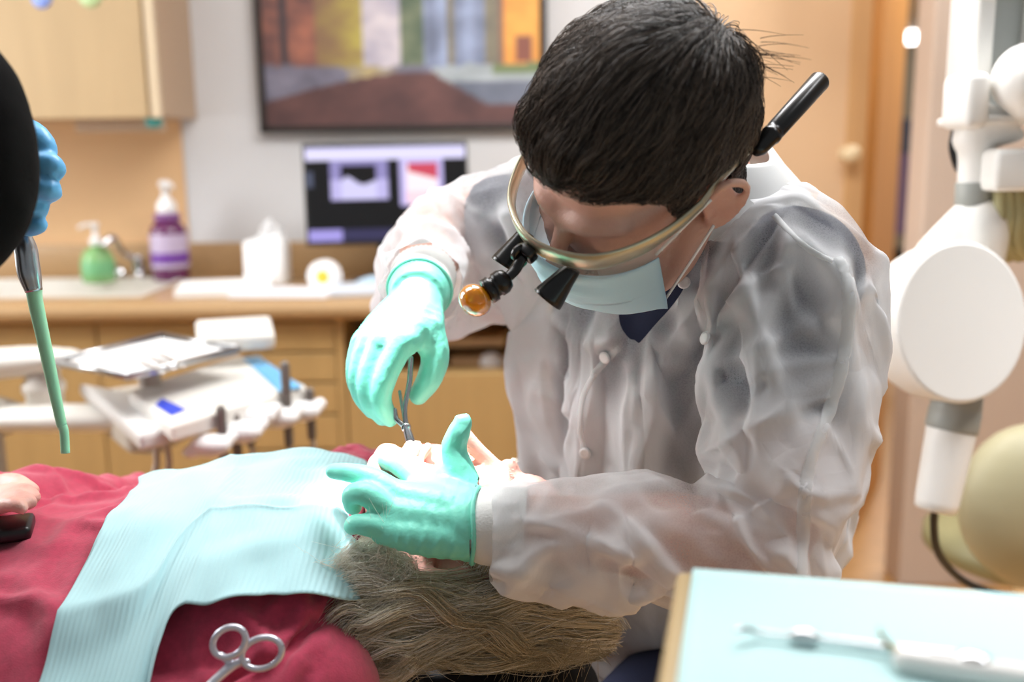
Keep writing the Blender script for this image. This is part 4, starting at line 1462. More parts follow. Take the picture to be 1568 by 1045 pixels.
nt.links.new(mx.outputs['Color'], v2.inputs['Vector'])
bp = nt.nodes.new('ShaderNodeBump')
bp.inputs['Strength'].default_value = 0.25
bp.inputs['Distance'].default_value = 0.012
nt.links.new(v2.outputs['Distance'], bp.inputs['Height'])
for s_ in (dif, trl):
    nt.links.new(bp.outputs['Normal'], s_.inputs['Normal'])
nt.links.new(dif.outputs[0], m1.inputs[1])
nt.links.new(trl.outputs[0], m1.inputs[2])
nt.links.new(m1.outputs[0], m2.inputs[1])
nt.links.new(tra.outputs[0], m2.inputs[2])
nt.links.new(m2.outputs[0], out.inputs['Surface'])

gw = dentist_torso(0.022)
gw.add(tube([sL + Vector((-0.01, 0, 0.0)), sL.lerp(eL, 0.35), sL.lerp(eL, 0.75), eL + Vector((0.0, -0.005, 0.0)), eL.lerp(wL, 0.3) + Vector((0, -0.004, -0.014)), eL.lerp(wL, 0.65) + Vector((0, 0, -0.009)), eL.lerp(wL, 0.90) + Vector((0, 0, -0.003)), wL],
            [0.076, 0.078, 0.070, 0.056, 0.053, 0.052, 0.047, 0.038], n=28, k=4, rnd=True))
gw.add(tube([sR, sR.lerp(eR, 0.5), eR, eR.lerp(wR, 0.35), eR.lerp(wR, 0.7), eR.lerp(wR, 0.93), wR], [0.076, 0.072, 0.064, 0.060, 0.056, 0.046, 0.038], n=28, k=4, rnd=True))
V, F = remesh(gw, 0.0085, 4)
keep = ~((((V - nk) @ up) > 0.02) & (np.linalg.norm(V - nk, axis=1) < 0.13))
hemv = np.array((spine(1.0) - spine(0.8)).normalized())
keep &= ~(((V - np.array(dpel)) @ hemv) > 0.075)
for w_, e_ in ((wL, eL), (wR, eR)):
    ax = np.array((e_ - w_).normalized())
    tt = (V - np.array(w_)) @ ax
    keep &= ~((tt < 0.030) & (np.linalg.norm(V - np.array(w_), axis=1) < 0.075))
V, F, _ = subset(V, F, keep)
pin = np.zeros(len(V))
E = edges_of(F)
cnt = {}
for f in F:
    for i in range(len(f)):
        k = (min(f[i], f[(i + 1) % len(f)]), max(f[i], f[(i + 1) % len(f)]))
        cnt[k] = cnt.get(k, 0) + 1
bd = np.array(sorted({v for k, c in cnt.items() if c == 1 for v in k}))
far = np.linalg.norm(V[bd] - np.array(dpel), axis=1) > 0.35
pin[bd[far]] = 1.0
inner = dentist_torso(0.004)
for s_, e_, w_ in ((sL, eL, wL), (sR, eR, wR)):
    inner.add(tube([s_, s_.lerp(e_, 0.3), s_.lerp(e_, 0.58), e_, e_.lerp(w_, 0.4), w_], [0.066, 0.063, 0.060, 0.044, 0.042, 0.03], n=20, k=4, rnd=True))
V, F = drape(V, F, pin, remesh(inner, 0.012, 3), frames=26, grow=0.19, gravity=0.35, bend=0.35, mass=0.10)
# stiff non-woven cloth breaks into flat facets between sharp creases
o = obj('facet_work', V, F)
m = o.modifiers.new('d', 'DECIMATE')
m.ratio = 0.04
m = o.modifiers.new('s', 'SUBSURF')
m.subdivision_type = 'SIMPLE'
m.levels = m.render_levels = 3
V, F = take(o)
drop(o)
V = smooth_v(V, F, 2, 0.5)


def pix(V):
    D_ = np.asarray(V) - np.array(CAM)
    w_ = D_ @ np.array(_f)
    return np.stack([784 + FOC * (D_ @ np.array(CR)) / w_, 522.5 - FOC * (D_ @ np.array(CU)) / w_], 1)


# crisp ridges where the stiff cloth buckles away from the body
N = normals(V, F)
if np.median(((V - np.array(spine(0.4))) * N).sum(1)) < 0:
    N = -N
awayw = np.ones(len(V))
for w_, e_ in ((wL, eL), (wR, eR)):
    awayw *= np.clip((np.linalg.norm(V - np.array(w_), axis=1) - 0.03) / 0.08, 0, 1)
awayw *= np.clip((np.linalg.norm(V - nk, axis=1) - 0.09) / 0.05, 0, 1)


def ridges(A, seed, width):
    n_ = vnoise(V @ np.array(A).T, 1.0, seed)
    return np.clip(1 - np.abs(n_) / width, 0, 1) ** 1.3


amt0 = 0.0105 * ridges([[9, 4, 5], [-3, 8, 2], [2, -4, 15]], 3.7, 0.17) * np.clip(0.6 + 1.6 * vnoise(V, 6, 1.0), 0, 1.2)
amt0 += 0.0080 * ridges([[6, -8, 9], [10, 3, -4], [3, 8, 6]], 8.1, 0.16) * np.clip(0.5 + 1.6 * vnoise(V, 7, 5.0), 0, 1.2)
amt0 += 0.0012 * ridges([[22, 10, 8], [-8, 24, 4], [6, -9, 26]], 5.5, 0.25) * np.clip(0.5 + 1.5 * vnoise(V, 9, 7.0), 0, 1.2)
V = smooth_v(V + N * (amt0 * awayw)[:, None], F, 2, 0.5)

# the long creases of the sleeve and the chest, pressed into the cloth
CREASES = [(6, 13, [(742, 792), (850, 808), (960, 850), (1038, 905)]), (-4, 12, [(760, 812), (860, 828), (960, 880), (1030, 940)]), (6, 12, [(722, 862), (830, 888), (1000, 958)]),
           (5, 10, [(955, 790), (1000, 850), (1040, 915)]), (6, 12, [(1060, 742), (1150, 765), (1210, 840)]), (-7, 12, [(1040, 790), (1085, 770), (1130, 790)]),
           (4, 7, [(735, 760), (770, 775), (800, 772)]), (4, 7, [(728, 800), (760, 815), (790, 818)]), (-4, 6, [(735, 782), (765, 795), (790, 797)]), (4, 7, [(722, 835), (760, 842), (800, 838)]),
           (4, 6, [(1285, 390), (1300, 435), (1292, 560), (1265, 640), (1235, 720), (1230, 880)]),
           (-9, 14, [(1098, 575), (1130, 585), (1180, 590)]), (7, 13, [(1095, 600), (1200, 565), (1315, 548)]), (7, 14, [(1072, 705), (1180, 640), (1285, 598)]),
           (7, 13, [(1100, 565), (1190, 522), (1300, 470)]), (6, 11, [(1080, 520), (1150, 440), (1230, 400)]), (7, 12, [(1175, 330), (1095, 430), (1010, 560)]), (-6, 11, [(1190, 345), (1115, 450), (1060, 560)]),
           (6, 11, [(1205, 335), (1125, 465), (1082, 560), (1075, 640)]), (5, 11, [(1000, 520), (1010, 620), (1060, 700)]), (5, 12, [(930, 600), (960, 700), (1040, 760)]), (5, 10, [(1215, 350), (1290, 440), (1340, 560)]),
           (6, 12, [(1240, 640), (1290, 700), (1320, 800)]), (5, 12, [(1120, 800), (1180, 770), (1230, 700)]), (5, 10, [(860, 470), (830, 560), (840, 660)]), (-4, 10, [(880, 460), (865, 560), (880, 660)]),
           (5, 10, [(600, 400), (650, 420), (690, 400)]), (5, 9, [(690, 300), (720, 360), (700, 440)]), (-4, 9, [(740, 290), (770, 370), (740, 450)]), (5, 9, [(760, 320), (790, 380), (800, 430)])]
N = normals(V, F)
fac = ((np.array(CAM) - V) * N).sum(1)
if (fac > 0).mean() < 0.5 and np.median(((V - np.array(spine(0.4))) * N).sum(1)) < 0:
    N = -N
    fac = -fac
q = pix(V)
amt = np.zeros(len(V))
for a_, w_, pl in CREASES:
    pl, _r = cat_rom([(x, y, 0) for x, y in pl], [1.0] * len(pl), 5)
    pl = np.array([(p_.x, p_.y) for p_ in pl])
    dmin = np.full(len(V), 1e9)
    prog = np.zeros(len(V))
    for i in range(len(pl) - 1):
        e_ = pl[i + 1] - pl[i]
        tt = np.clip(((q - pl[i]) @ e_) / (e_ @ e_), 0, 1)
        dd = np.linalg.norm(q - pl[i] - tt[:, None] * e_, axis=1)
        better = dd < dmin
        dmin[better] = dd[better]
        prog[better] = ((i + tt) / (len(pl) - 1))[better]
    amt += a_ * 0.001 * np.exp(-dmin / w_) * np.clip(np.minimum(prog, 1 - prog) * 6 + 0.15, 0, 1)
V = V + N * (amt * (fac > 0))[:, None]
# the gown falls open at the throat over the navy shirt
def inside(q_, poly):
    r_ = np.zeros(len(q_), bool)
    for i in range(len(poly)):
        (x0, y0), (x1, y1) = poly[i], poly[(i + 1) % len(poly)]
        c_ = (y0 > q_[:, 1]) != (y1 > q_[:, 1])
        r_ ^= c_ & (q_[:, 0] < (x1 - x0) * (q_[:, 1] - y0) / ((y1 - y0) + 1e-9) + x0)
    return r_


N = normals(V, F)
if np.median(((V - np.array(spine(0.4))) * N).sum(1)) < 0:
    N = -N
hole = inside(pix(V), [(950, 440), (1000, 415), (1042, 405), (1050, 430), (1038, 456), (1002, 492), (968, 516), (950, 500)]) & (((np.array(CAM) - V) * N).sum(1) > 0)
hc_ = V[hole].mean(0) if hole.any() else np.zeros(3)
V, F, _ = subset(V, F, ~hole)
ec = {}
for f in F:
    for i in range(len(f)):
        k = (min(f[i], f[(i + 1) % len(f)]), max(f[i], f[(i + 1) % len(f)]))
        ec[k] = ec.get(k, 0) + 1
nbr = {}
for (a_, b_), c_ in ec.items():
    if c_ == 1 and np.linalg.norm(V[a_] - hc_) < 0.09:
        nbr.setdefault(a_, []).append(b_)
        nbr.setdefault(b_, []).append(a_)
for _ in range(14):                                                              # an even hem round the opening
    V2 = V.copy()
    for a_, ns in nbr.items():
        if len(ns) == 2:
            V2[a_] = 0.4 * V[a_] + 0.3 * (V[ns[0]] + V[ns[1]])
    V = V2
gown = obj('gown', V, F, M_gown, dentist)
BVH_I = BVHTree.FromPolygons([tuple(v) for v in SCRUB[0]], SCRUB[1])
gap = np.array([min(BVH_I.find_nearest(Vector(v))[3] or 1.0, BVH_D.find_nearest(Vector(v))[3] or 1.0) for v in V])
gap = smooth_v(np.stack([gap] * 3, 1), F, 3, 0.5)[:, 0]
at_ = gown.data.attributes.new('gap', 'FLOAT', 'POINT')
at_.data.foreach_set('value', gap.astype(np.float32))
GOWN = (V, F)


# ------------------------------------------------------------------ gown details: cuffs, collar, snaps, seams
BVH_G = BVHTree.FromPolygons([tuple(v) for v in GOWN[0]], GOWN[1])
M_knit = mat('white_knit', '#eeeeea', 0.9, bump=0.3, bump_scale=500)
M_gownsolid = mat('white_gown_binding', '#e4e6e6', 0.85)
M_tape = mat('sheer_gown_tape', '#eef0f0', 0.85, alpha=0.5)


def on_cloth(px, py, lift=0.0015):
    d = (P(px, py, 1.0) - CAM).normalized()
    h = BVH_G.ray_cast(CAM, d)
    if h[0] is None:
        return None, None
    n = h[1] if h[1].dot(d) < 0 else -h[1]
    return h[0] + n * lift, n


for w_, e_ in ((wL, eL), (wR, eR)):
    ax = (e_ - w_).normalized()
    n_, k_ = 84, 14
    q = Vector((0, 0, 1)).rotation_difference(ax)
    V, F = [], []
    prof = [(0.008, 0.0300), (0.012, 0.0318), (0.017, 0.0340), (0.022, 0.0355), (0.030, 0.0360), (0.040, 0.0368), (0.050, 0.0375), (0.064, 0.0380)]
    for h_, r_ in prof:
        for j in range(n_):
            a = 2 * math.pi * j / n_
            rr = r_ + 0.0006 * math.cos(a * 42) + 0.001 * math.sin(3 * a + h_ * 60)
            V.append(w_ + ax * h_ + q @ Vector((rr * math.cos(a), rr * math.sin(a), 0)))
    for i in range(len(prof) - 1):
        for j in range(n_):
            F.append((i * n_ + j, i * n_ + (j + 1) % n_, (i + 1) * n_ + (j + 1) % n_, (i + 1) * n_ + j))
    obj('knit_cuff', V, F, M_knit, dentist)

upc = (spine(-0.2) - spine(0.1)).normalized()
Fd = (dD - upc * dD.dot(upc)).normalized()
Sd = Fd.cross(upc).normalized()
if Sd.dot(dS) < 0:
    Sd = -Sd
Cn = dn + upc * 0.022 + Fd * 0.006
V, F = [], []
NA = 72
prof = [(0.052, 0.074), (0.055, 0.078), (0.052, 0.083), (0.034, 0.097), (0.016, 0.114), (-0.004, 0.132)]
for h_, r_ in prof:
    for j in range(NA + 1):
        a = R(125 + (55 + 360 - 125) * j / NA)                                     # open at the throat
        rr = r_ * (1 + 0.02 * math.sin(5 * a + h_ * 40))
        V.append(Cn + upc * (h_ + 0.004 * math.sin(2 * a)) + Sd * (rr * 1.02 * math.cos(a)) + Fd * (rr * 0.95 * math.sin(a)))
for i in range(len(prof) - 1):
    for j in range(NA):
        a = i * (NA + 1) + j
        F.append((a, a + 1, a + NA + 2, a + NA + 1))
o = obj('collar', V, F, M_gownsolid, dentist)
o.modifiers.new('thick', 'SOLIDIFY').thickness = 0.0015


def ribbon(name, pts, w, m, lift=0.002, n=60):
    pts, _r = cat_rom([(x, y, 0) for x, y in pts], [1.0] * len(pts), 10)
    L_, N_ = [], []
    for p_ in pts:
        a, b = on_cloth(p_.x, p_.y, lift)
        if a is not None:
            L_.append(a)
            N_.append(b)
    if len(L_) < 4:
        return
    A = np.array([tuple(v) for v in L_])
    for _ in range(3):
        A[1:-1] += 0.3 * (A[2:] + A[:-2] - 2 * A[1:-1])
    V, F = [], []
    for i in range(len(A)):
        t_ = Vector(A[min(i + 1, len(A) - 1)] - A[max(i - 1, 0)]).normalized()
        s_ = t_.cross(N_[i]).normalized()
        for k_, up_ in ((-1, -0.0012), (-0.8, 0.0003), (0.8, 0.0003), (1, -0.0012)):
            V.append(Vector(A[i]) + s_ * (k_ * w / 2) + N_[i] * up_)
    for i in range(len(A) - 1):
        for k_ in range(3):
            F.append((i * 4 + k_, i * 4 + k_ + 1, i * 4 + k_ + 5, i * 4 + k_ + 4))
    return obj(name, V, F, m, dentist)


ribbon('sleeve_seam', [(1283, 395), (1300, 440), (1292, 550), (1266, 640), (1238, 720), (1230, 800), (1228, 880)], 0.012, M_tape, 0.001)
ribbon('front_placket', [(1040, 462), (985, 505), (935, 545), (900, 590), (888, 640), (896, 700)], 0.008, M_tape, 0.001)
ribbon('shoulder_seam', [(1185, 330), (1235, 380), (1275, 400)], 0.006, M_tape, 0.001)
for px, py in ((1049, 436), (930, 546), (898, 692), (1086, 520)):
    a, n_ = on_cloth(px, py, 0.001)
    if a is not None:
        obj('snap_button', *lathe([(0.0065, 0), (0.0068, 0.0015), (0.006, 0.0028), (0.004, 0.0026), (0.001, 0.0022)], a + n_ * 0.003, n_), M_white, dentist)

# ------------------------------------------------------------------ face mask of the dentist
V, F = [], []
NU, NV = 36, 22
for j in range(NV + 1):
    v = j / NV
    for i in range(NU + 1):
        u = -1 + 2 * i / NU
        z = 0.004 - 0.102 * v
        nosey = 0.130 - 0.010 * abs(v - 0.28) - 0.040 * max(0, v - 0.55) - 0.035 * (max(0, v - 0.8) / 0.2) ** 2
        fall = abs(u) ** 1.9
        x = 0.0715 * math.sin(u * 1.35) / math.sin(1.35)
        y = nosey - fall * (nosey - 0.060) + 0.0022 * math.sin(v * 30) * (1 - abs(u))
        V.append(HD.p(x, y, z - 0.010 * abs(u) * (1 if v < 0.5 else -1)))
for j in range(NV):
    for i in range(NU):
        a = j * (NU + 1) + i
        F.append((a, a + 1, a + NU + 2, a + NU + 1))
M_mask = mat('pale_blue_mask', '#bfe0ee', 0.8, bump=0.1, bump_scale=400)
mk = obj('face_mask', V, F, M_mask, dentist)
mk.modifiers.new('thick', 'SOLIDIFY').thickness = 0.0012
for s in (-1, 1):
    for z0, z1 in ((-0.004, 0.024), (-0.078, -0.012)):
        obj('ear_loop', *tube([HD.p(s * 0.065, 0.057, z0 - 0.008), HD.p(s * 0.076, 0.030, (z0 + z1) / 2), HD.p(s * 0.083, 0.004, z1)], 0.0014, n=8), M_paper, mk)

# ------------------------------------------------------------------ loupes with headlight
M_champ = mat('champagne_metal', '#b9b49c', 0.3, 0.75)
M_blk = mat('loupe_black', '#0b0b0c', 0.28)
M_lens = mat('clear_lens', '#eef3f0', 0.05, alpha=0.14)
M_amber = mat('amber_filter', '#f29a12', 0.12, trans=0.25, coat=0.6)
lp = thing('loupes', 'black and champagne dental loupes with headlight worn by the white-gowned person', 'loupes', HD.p(0, 0.12, 0.02))
rim = [(-0.083, 0.015, 0.030), (-0.081, 0.045, 0.029), (-0.071, 0.082, 0.028), (-0.046, 0.115, 0.027), (0, 0.131, 0.029), (0.046, 0.115, 0.027), (0.071, 0.082, 0.028), (0.081, 0.045, 0.029), (0.083, 0.015, 0.030)]
obj('frame', *tube([HD.p(*p_) for p_ in rim], [(0.006, 0.0026), (0.007, 0.003), (0.010, 0.003), (0.012, 0.0032), (0.0115, 0.0034), (0.012, 0.0032), (0.010, 0.003), (0.007, 0.003), (0.006, 0.0026)], n=12, k=6, ref=HD.U, rnd=True), M_champ, lp)
V, F = [], []
low, _r = cat_rom([Vector(p_) for p_ in rim[1:-1]], [1.0] * 7, 8)
for j in range(9):
    v = j / 8
    for i, p_ in enumerate(low):
        u = i / (len(low) - 1) * 2 - 1
        h_ = 0.040 * (1 - 0.55 * u * u) * (1 - 0.5 * math.exp(-(u / 0.12) ** 2))
        V.append(HD.p(p_.x * (1 - 0.05 * v), p_.y - 0.008 * v * v, p_.z - 0.002 - h_ * v))
nl = len(low)
for j in range(8):
    for i in range(nl - 1):
        F.append((j * nl + i, j * nl + i + 1, (j + 1) * nl + i + 1, (j + 1) * nl + i))
o = obj('lens', V, F, M_lens, lp)
o.modifiers.new('thick', 'SOLIDIFY').thickness = 0.0016
for s in (-1, 1):
    obj('temple_arm', *tube([HD.p(s * 0.083, 0.016, 0.030), HD.p(s * 0.078, -0.012, 0.030), HD.p(s * 0.074, -0.055, 0.026)], [(0.006, 0.0022), (0.005, 0.0022), (0.005, 0.003)], n=10, ref=HD.U), M_champ, lp)
    bt0 = HD.p(s * 0.078, -0.056, 0.022)
    bt1 = HD.p(s * (0.066 if s > 0 else 0.086), -0.158, 0.016)
    bd = (bt1 - bt0).normalized()
    Lb = (bt1 - bt0).length
    rod = obj('battery_rod', *lathe([(0.004, 0.0), (0.0075, 0.006), (0.0085, Lb * 0.20), (0.0095, Lb * 0.22), (0.0095, Lb * 0.26), (0.0085, Lb * 0.265), (0.0092, Lb * 0.30), (0.0098, Lb * 0.96), (0.0082, Lb * 0.985), (0.003, Lb)], bt0, bd, 24), M_blk, lp)
    obj('band_ring', *lathe([(0.0099, 0), (0.0101, 0.0006), (0.0101, 0.0016), (0.0099, 0.0022)], bt0 + bd * Lb * 0.31, bd, 24), M_grey, rod)
    sc0 = HD.p(s * 0.0295, 0.121, 0.006)
    ad = (HD.F * 0.93 - HD.U * 0.36 - HD.L * s * 0.06).normalized()
    tl_ = obj('telescope', *lathe([(0.0075, -0.004), (0.0085, 0.0), (0.0098, 0.008), (0.0145, 0.030), (0.0150, 0.034), (0.0138, 0.0345), (0.0125, 0.030), (0.002, 0.029)], sc0, ad, 28), M_blk, lp)
br0 = HD.p(0, 0.131, 0.029)
mt = HD.p(0, 0.139, 0.026)
obj('bridge_mount', *MB().add(box(mt, (0.017, 0.011, 0.015), 0.003, HD.M)).add(lathe([(0.008, 0), (0.009, 0.001), (0.009, 0.005), (0.008, 0.006)], HD.p(-0.003, 0.143, 0.026), -HD.L, 16)).data(), M_blk, lp)
obj('mount_clip', *box(HD.p(0.001, 0.148, 0.021), (0.006, 0.008, 0.004), 0.001, HD.M), mat('teal_clip', '#2f9d86', 0.4), lp)
hl = [HD.p(0, 0.146, 0.026), HD.p(0.001, 0.155, 0.022), HD.p(0.002, 0.163, 0.022), HD.p(0.002, 0.170, 0.022)]
obj('light_arm', *tube(hl, [(0.0055, 0.0035), (0.006, 0.003), (0.0055, 0.0035), (0.004, 0.004)], n=10, ref=HD.L, rnd=True), M_blk, lp)
hd_ = (HD.F * 0.97 - HD.L * 0.16).normalized()
h0 = HD.p(0.002, 0.168, 0.022)
obj('headlight', *lathe([(0.004, -0.004), (0.009, -0.002), (0.0115, 0.003), (0.0115, 0.009), (0.0098, 0.010), (0.0098, 0.013), (0.0120, 0.014), (0.0120, 0.020), (0.0085, 0.021), (0.002, 0.0205)], h0, hd_, 28), M_blk, lp)
am = h0 + hd_ * 0.0330
fo = obj('amber_filter', *ell(am, (0.0155, 0.0135, 0.0155), HD.M, 24, 14), M_amber, lp)
for dx, dz in ((-0.0160, -0.001), (0.006, -0.0155), (0.006, 0.0145)):
    obj('filter_tab', *ell(am + HD.L * dx + HD.U * dz, (0.0035, 0.003, 0.003), HD.M, 12, 8), M_amber, fo)
cab = [HD.p(-0.088, -0.02, 0.035), P(884, 52, 0.985), P(903, 22, 1.0), P(932, 3, 1.01), P(968, -8, 1.02), P(1003, -2, 1.03), P(1026, 10, 1.03), HD.p(-0.086, -0.13, 0.02)]
obj('cable', *tube(cab, 0.0016, n=8, k=8), M_blk, lp)

# ------------------------------------------------------------------ dentist hair
def head_region(body, fr, lo):
    V, F = body
    D = fr.inv(V)
    zl = np.interp(D[:, 1], lo[0], lo[1])
    d = D[:, 2] - zl
    near = (np.abs(D[:, 0]) < 0.11) & (np.abs(D[:, 1]) < 0.14) & (D[:, 2] > -0.085) & (D[:, 2] < 0.16)
    ear = (np.abs(D[:, 0]) > 0.071) & (D[:, 1] < 0.012) & (D[:, 1] > -0.038) & (D[:, 2] < 0.040) & (D[:, 2] > -0.03)
    return V, F, D, np.where(near & ~ear, d, -1)


hl_d = ([-0.12, -0.06, -0.040, -0.030, -0.012, 0.006, 0.012, 0.026, 0.034, 0.05, 0.075, 0.1], [-0.075, -0.065, -0.040, 0.020, 0.042, 0.038, -0.012, -0.008, 0.040, 0.062, 0.076, 0.078])
V, F, D, d = head_region(DEN, HD, hl_d)
d = np.where(d > -0.5, d + 0.006 * vnoise(D, 45, 6.0) + 0.003 * vnoise(D, 120, 3.0), d)
V, F, ix = subset(V, F, d > -0.004)
D, d = D[ix], d[ix]
N = normals(V, F)
if (((V - np.array(HD.p(0, 0, 0.04))) * N).sum(1)).mean() < 0:
    N = -N
top = np.clip((D[:, 2] - 0.02) / 0.09, 0, 1)
front = np.clip((D[:, 1] - 0.02) / 0.08, 0, 1) * np.clip((D[:, 2] - 0.06) / 0.03, 0, 1)
th = (0.0045 + 0.012 * top ** 1.3 + 0.004 * front) * np.clip((d + 0.006) / 0.02, 0.05, 1)
lump = 1 + 0.35 * vnoise(D, 26, 2.0)
V2 = V + N * (th * lump)[:, None]
V2 = smooth_v(V2, F, 2, 0.4)
M_hair_base = mat('dark_hair_base', '#14100e', 0.6, noise_scale=60, noise_amt=0.3)
hair = obj('hair', V2, F, M_hair_base, dentist)
BVH_C = BVHTree.FromPolygons([tuple(v) for v in V2], F)
crown = HD.p(0.018, -0.088, 0.105)
paths = []
cen = np.array([V2[list(f)].mean(0) for f in F])
dloc = HD.inv(cen)
sel = RNG.integers(0, len(F), 11000)
for si in sel:
    p_ = Vector(cen[si]) + Vector(RNG.normal(0, 0.0016, 3))
    lz = dloc[si]
    t_ = float(np.clip((lz[2] - 0.02) / 0.08, 0, 1))
    Lh = 0.016 + 0.042 * t_ * RNG.uniform(0.6, 1.1)
    k_ = 8
    pts = []
    q_, nn, i_, _ = BVH_C.find_nearest(p_)
    dr = (q_ - crown)
    sw_ = noise.noise(HD.inv(np.array([p_]))[0] * 30)
    side = HD.L * (0.22 * t_ + 0.55 * sw_ + RNG.normal(0, 0.06))
    lift = RNG.uniform(0.0006, 0.0105) * (0.3 + t_)
    dr = dr.normalized() + side
    if lz[2] < 0.06:
        dr = dr + HD.U * -0.5 - HD.F * 0.25
    for s_ in range(k_):
        q_, nn, i_, _ = BVH_C.find_nearest(p_)
        if q_ is None:
            break
        if nn.dot(q_ - HD.p(0, 0, 0.03)) < 0:
            nn = -nn
        f_ = s_ / (k_ - 1)
        pts.append(tuple(q_ + nn * (lift * math.sin(f_ * 2.6) - 0.0008 * (1 - f_))))
        d2 = (dr - nn * dr.dot(nn)).normalized()
        p_ = q_ + d2 * (Lh / (k_ - 1))
        dr = (dr.normalized() + (p_ - crown).normalized() * 0.15 + Vector(RNG.normal(0, 0.05, 3)))
    if len(pts) == k_:
        paths.append(pts)
for _ in range(26):                                                              # cowlick standing off at the back
    b0 = HD.p(0.048 + RNG.normal(0, 0.008), -0.085 + RNG.normal(0, 0.006), 0.095 + RNG.normal(0, 0.01))
    dv = (HD.L * 0.5 - HD.F * RNG.uniform(0.4, 0.9) - HD.U * RNG.uniform(0.0, 0.7)).normalized()
    dv2 = (dv - HD.U * 0.8).normalized()
    Lh = RNG.uniform(0.02, 0.045)
    paths.append([tuple(b0 + dv * Lh * s_ / 7 * 0.7 + dv2 * Lh * (s_ / 7) ** 2 * 0.5) for s_ in range(8)])
SV, SF = strands(paths, 0.00042)
obj('hair_strands', SV, SF, strand_mat('dark_brown_hair', '#191412', '#776a60', 0.34), hair)

# ------------------------------------------------------------------ patient hair
M_ph = mat('blond_hair_base', '#a89878', 0.7, noise_scale=70, noise_amt=0.35, stretch=(0.25, 1, 1))
hl_p = ([-0.12, -0.06, -0.040, -0.030, -0.012, 0.006, 0.012, 0.026, 0.034, 0.05, 0.075, 0.1], [-0.085, -0.080, -0.060, 0.016, 0.042, 0.038, 0.0, 0.004, 0.050, 0.075, 0.090, 0.092])
V, F, D, d = head_region(PAT_BODY, HP, hl_p)
V, F, ix = subset(V, F, d > -0.003)
D, d = D[ix], d[ix]
N = normals(V, F)
if (((V - np.array(HP.p(0, 0, 0.04))) * N).sum(1)).mean() < 0:
    N = -N
V2 = V + N * (0.007 * np.clip((d + 0.004) / 0.03, 0.06, 1))[:, None]
phair = obj('hair', V2, F, M_ph, patient)
BVH_C = BVHTree.FromPolygons([tuple(v) for v in V2], F)
pw, pg = [], []
cen = np.array([V2[list(f)].mean(0) for f in F])
for si in RNG.integers(0, len(F), 3200):
    p_ = Vector(cen[si])
    pts = []
    dr = (-HP.F * 0.9 - HP.U * 0.2 + Vector(RNG.normal(0, 0.25, 3)))
    lf = RNG.uniform(0.001, 0.006)
    Lh = RNG.uniform(0.02, 0.05)
    for s_ in range(8):
        q_, nn, i_, _ = BVH_C.find_nearest(p_)
        if nn.dot(q_ - HP.p(0, 0, 0.03)) < 0:
            nn = -nn
        pts.append(tuple(q_ + nn * lf * math.sin(s_ / 7 * 2.2)))
        p_ = q_ + (dr - nn * dr.dot(nn)).normalized() * (Lh / 7)
    pw.append(pts)
# wavy locks that fall from the crown past the ear to the shoulder
GUIDES = [
    ([(930, 945, .965), (885, 935, .95), (800, 920, .915), (725, 928, .895), (650, 922, .885), (580, 912, .88), (530, 922, .875), (506, 955, .87)], 0.012, 380, 0.5),
    ([(930, 962, .965), (890, 950, .95), (800, 928, .91), (710, 932, .89), (632, 925, .88), (565, 935, .87), (524, 962, .865), (514, 1000, .865)], 0.013, 420, 0.35),
    ([(930, 975, .965), (892, 965, .95), (795, 950, .91), (700, 955, .885), (620, 950, .875), (562, 965, .865), (536, 998, .86), (556, 1028, .86), (606, 1026, .862), (640, 996, .865)], 0.011, 420, 0.25),
    ([(925, 980, .97), (892, 975, .96), (800, 975, .92), (712, 976, .89), (640, 972, .88), (590, 985, .868), (562, 1006, .862), (582, 1024, .862), (622, 1012, .866)], 0.010, 360, 0.2),
    ([(925, 986, .98), (892, 985, .97), (830, 995, .93), (750, 1000, .90), (680, 990, .885), (620, 1002, .872), (570, 1026, .866), (530, 1030, .862)], 0.010, 320, 0.1),
    ([(770, 905, .915), (738, 915, .90), (690, 922, .89), (640, 915, .885), (590, 890, .885), (545, 872, .885), (516, 884, .88)], 0.009, 330, 0.85),
    ([(612, 884, .90), (596, 858, .905), (572, 838, .905), (545, 850, .90), (520, 872, .89), (508, 900, .885)], 0.010, 300, 1.0),
    ([(596, 898, .89), (680, 938, .885), (770, 976, .90), (840, 1000, .93), (905, 985, .96)], 0.012, 320, 0.15),
    ([(700, 965, .882), (640, 985, .872), (590, 975, .862), (552, 985, .856), (540, 1012, .854), (566, 1034, .856), (606, 1030, .858), (630, 1006, .860), (612, 988, .860)], 0.008, 260, 0.45),
    ([(640, 935, .88), (590, 940, .868), (545, 950, .860), (520, 978, .856), (524, 1012, .856), (548, 1030, .856)], 0.009, 260, 0.55),
    ([(900, 960, .96), (850, 940, .935), (790, 930, .91), (720, 945, .89), (650, 965, .88), (600, 1000, .87)], 0.012, 330, 0.3)]
base = MB()
tones = {0: [], 1: [], 2: []}
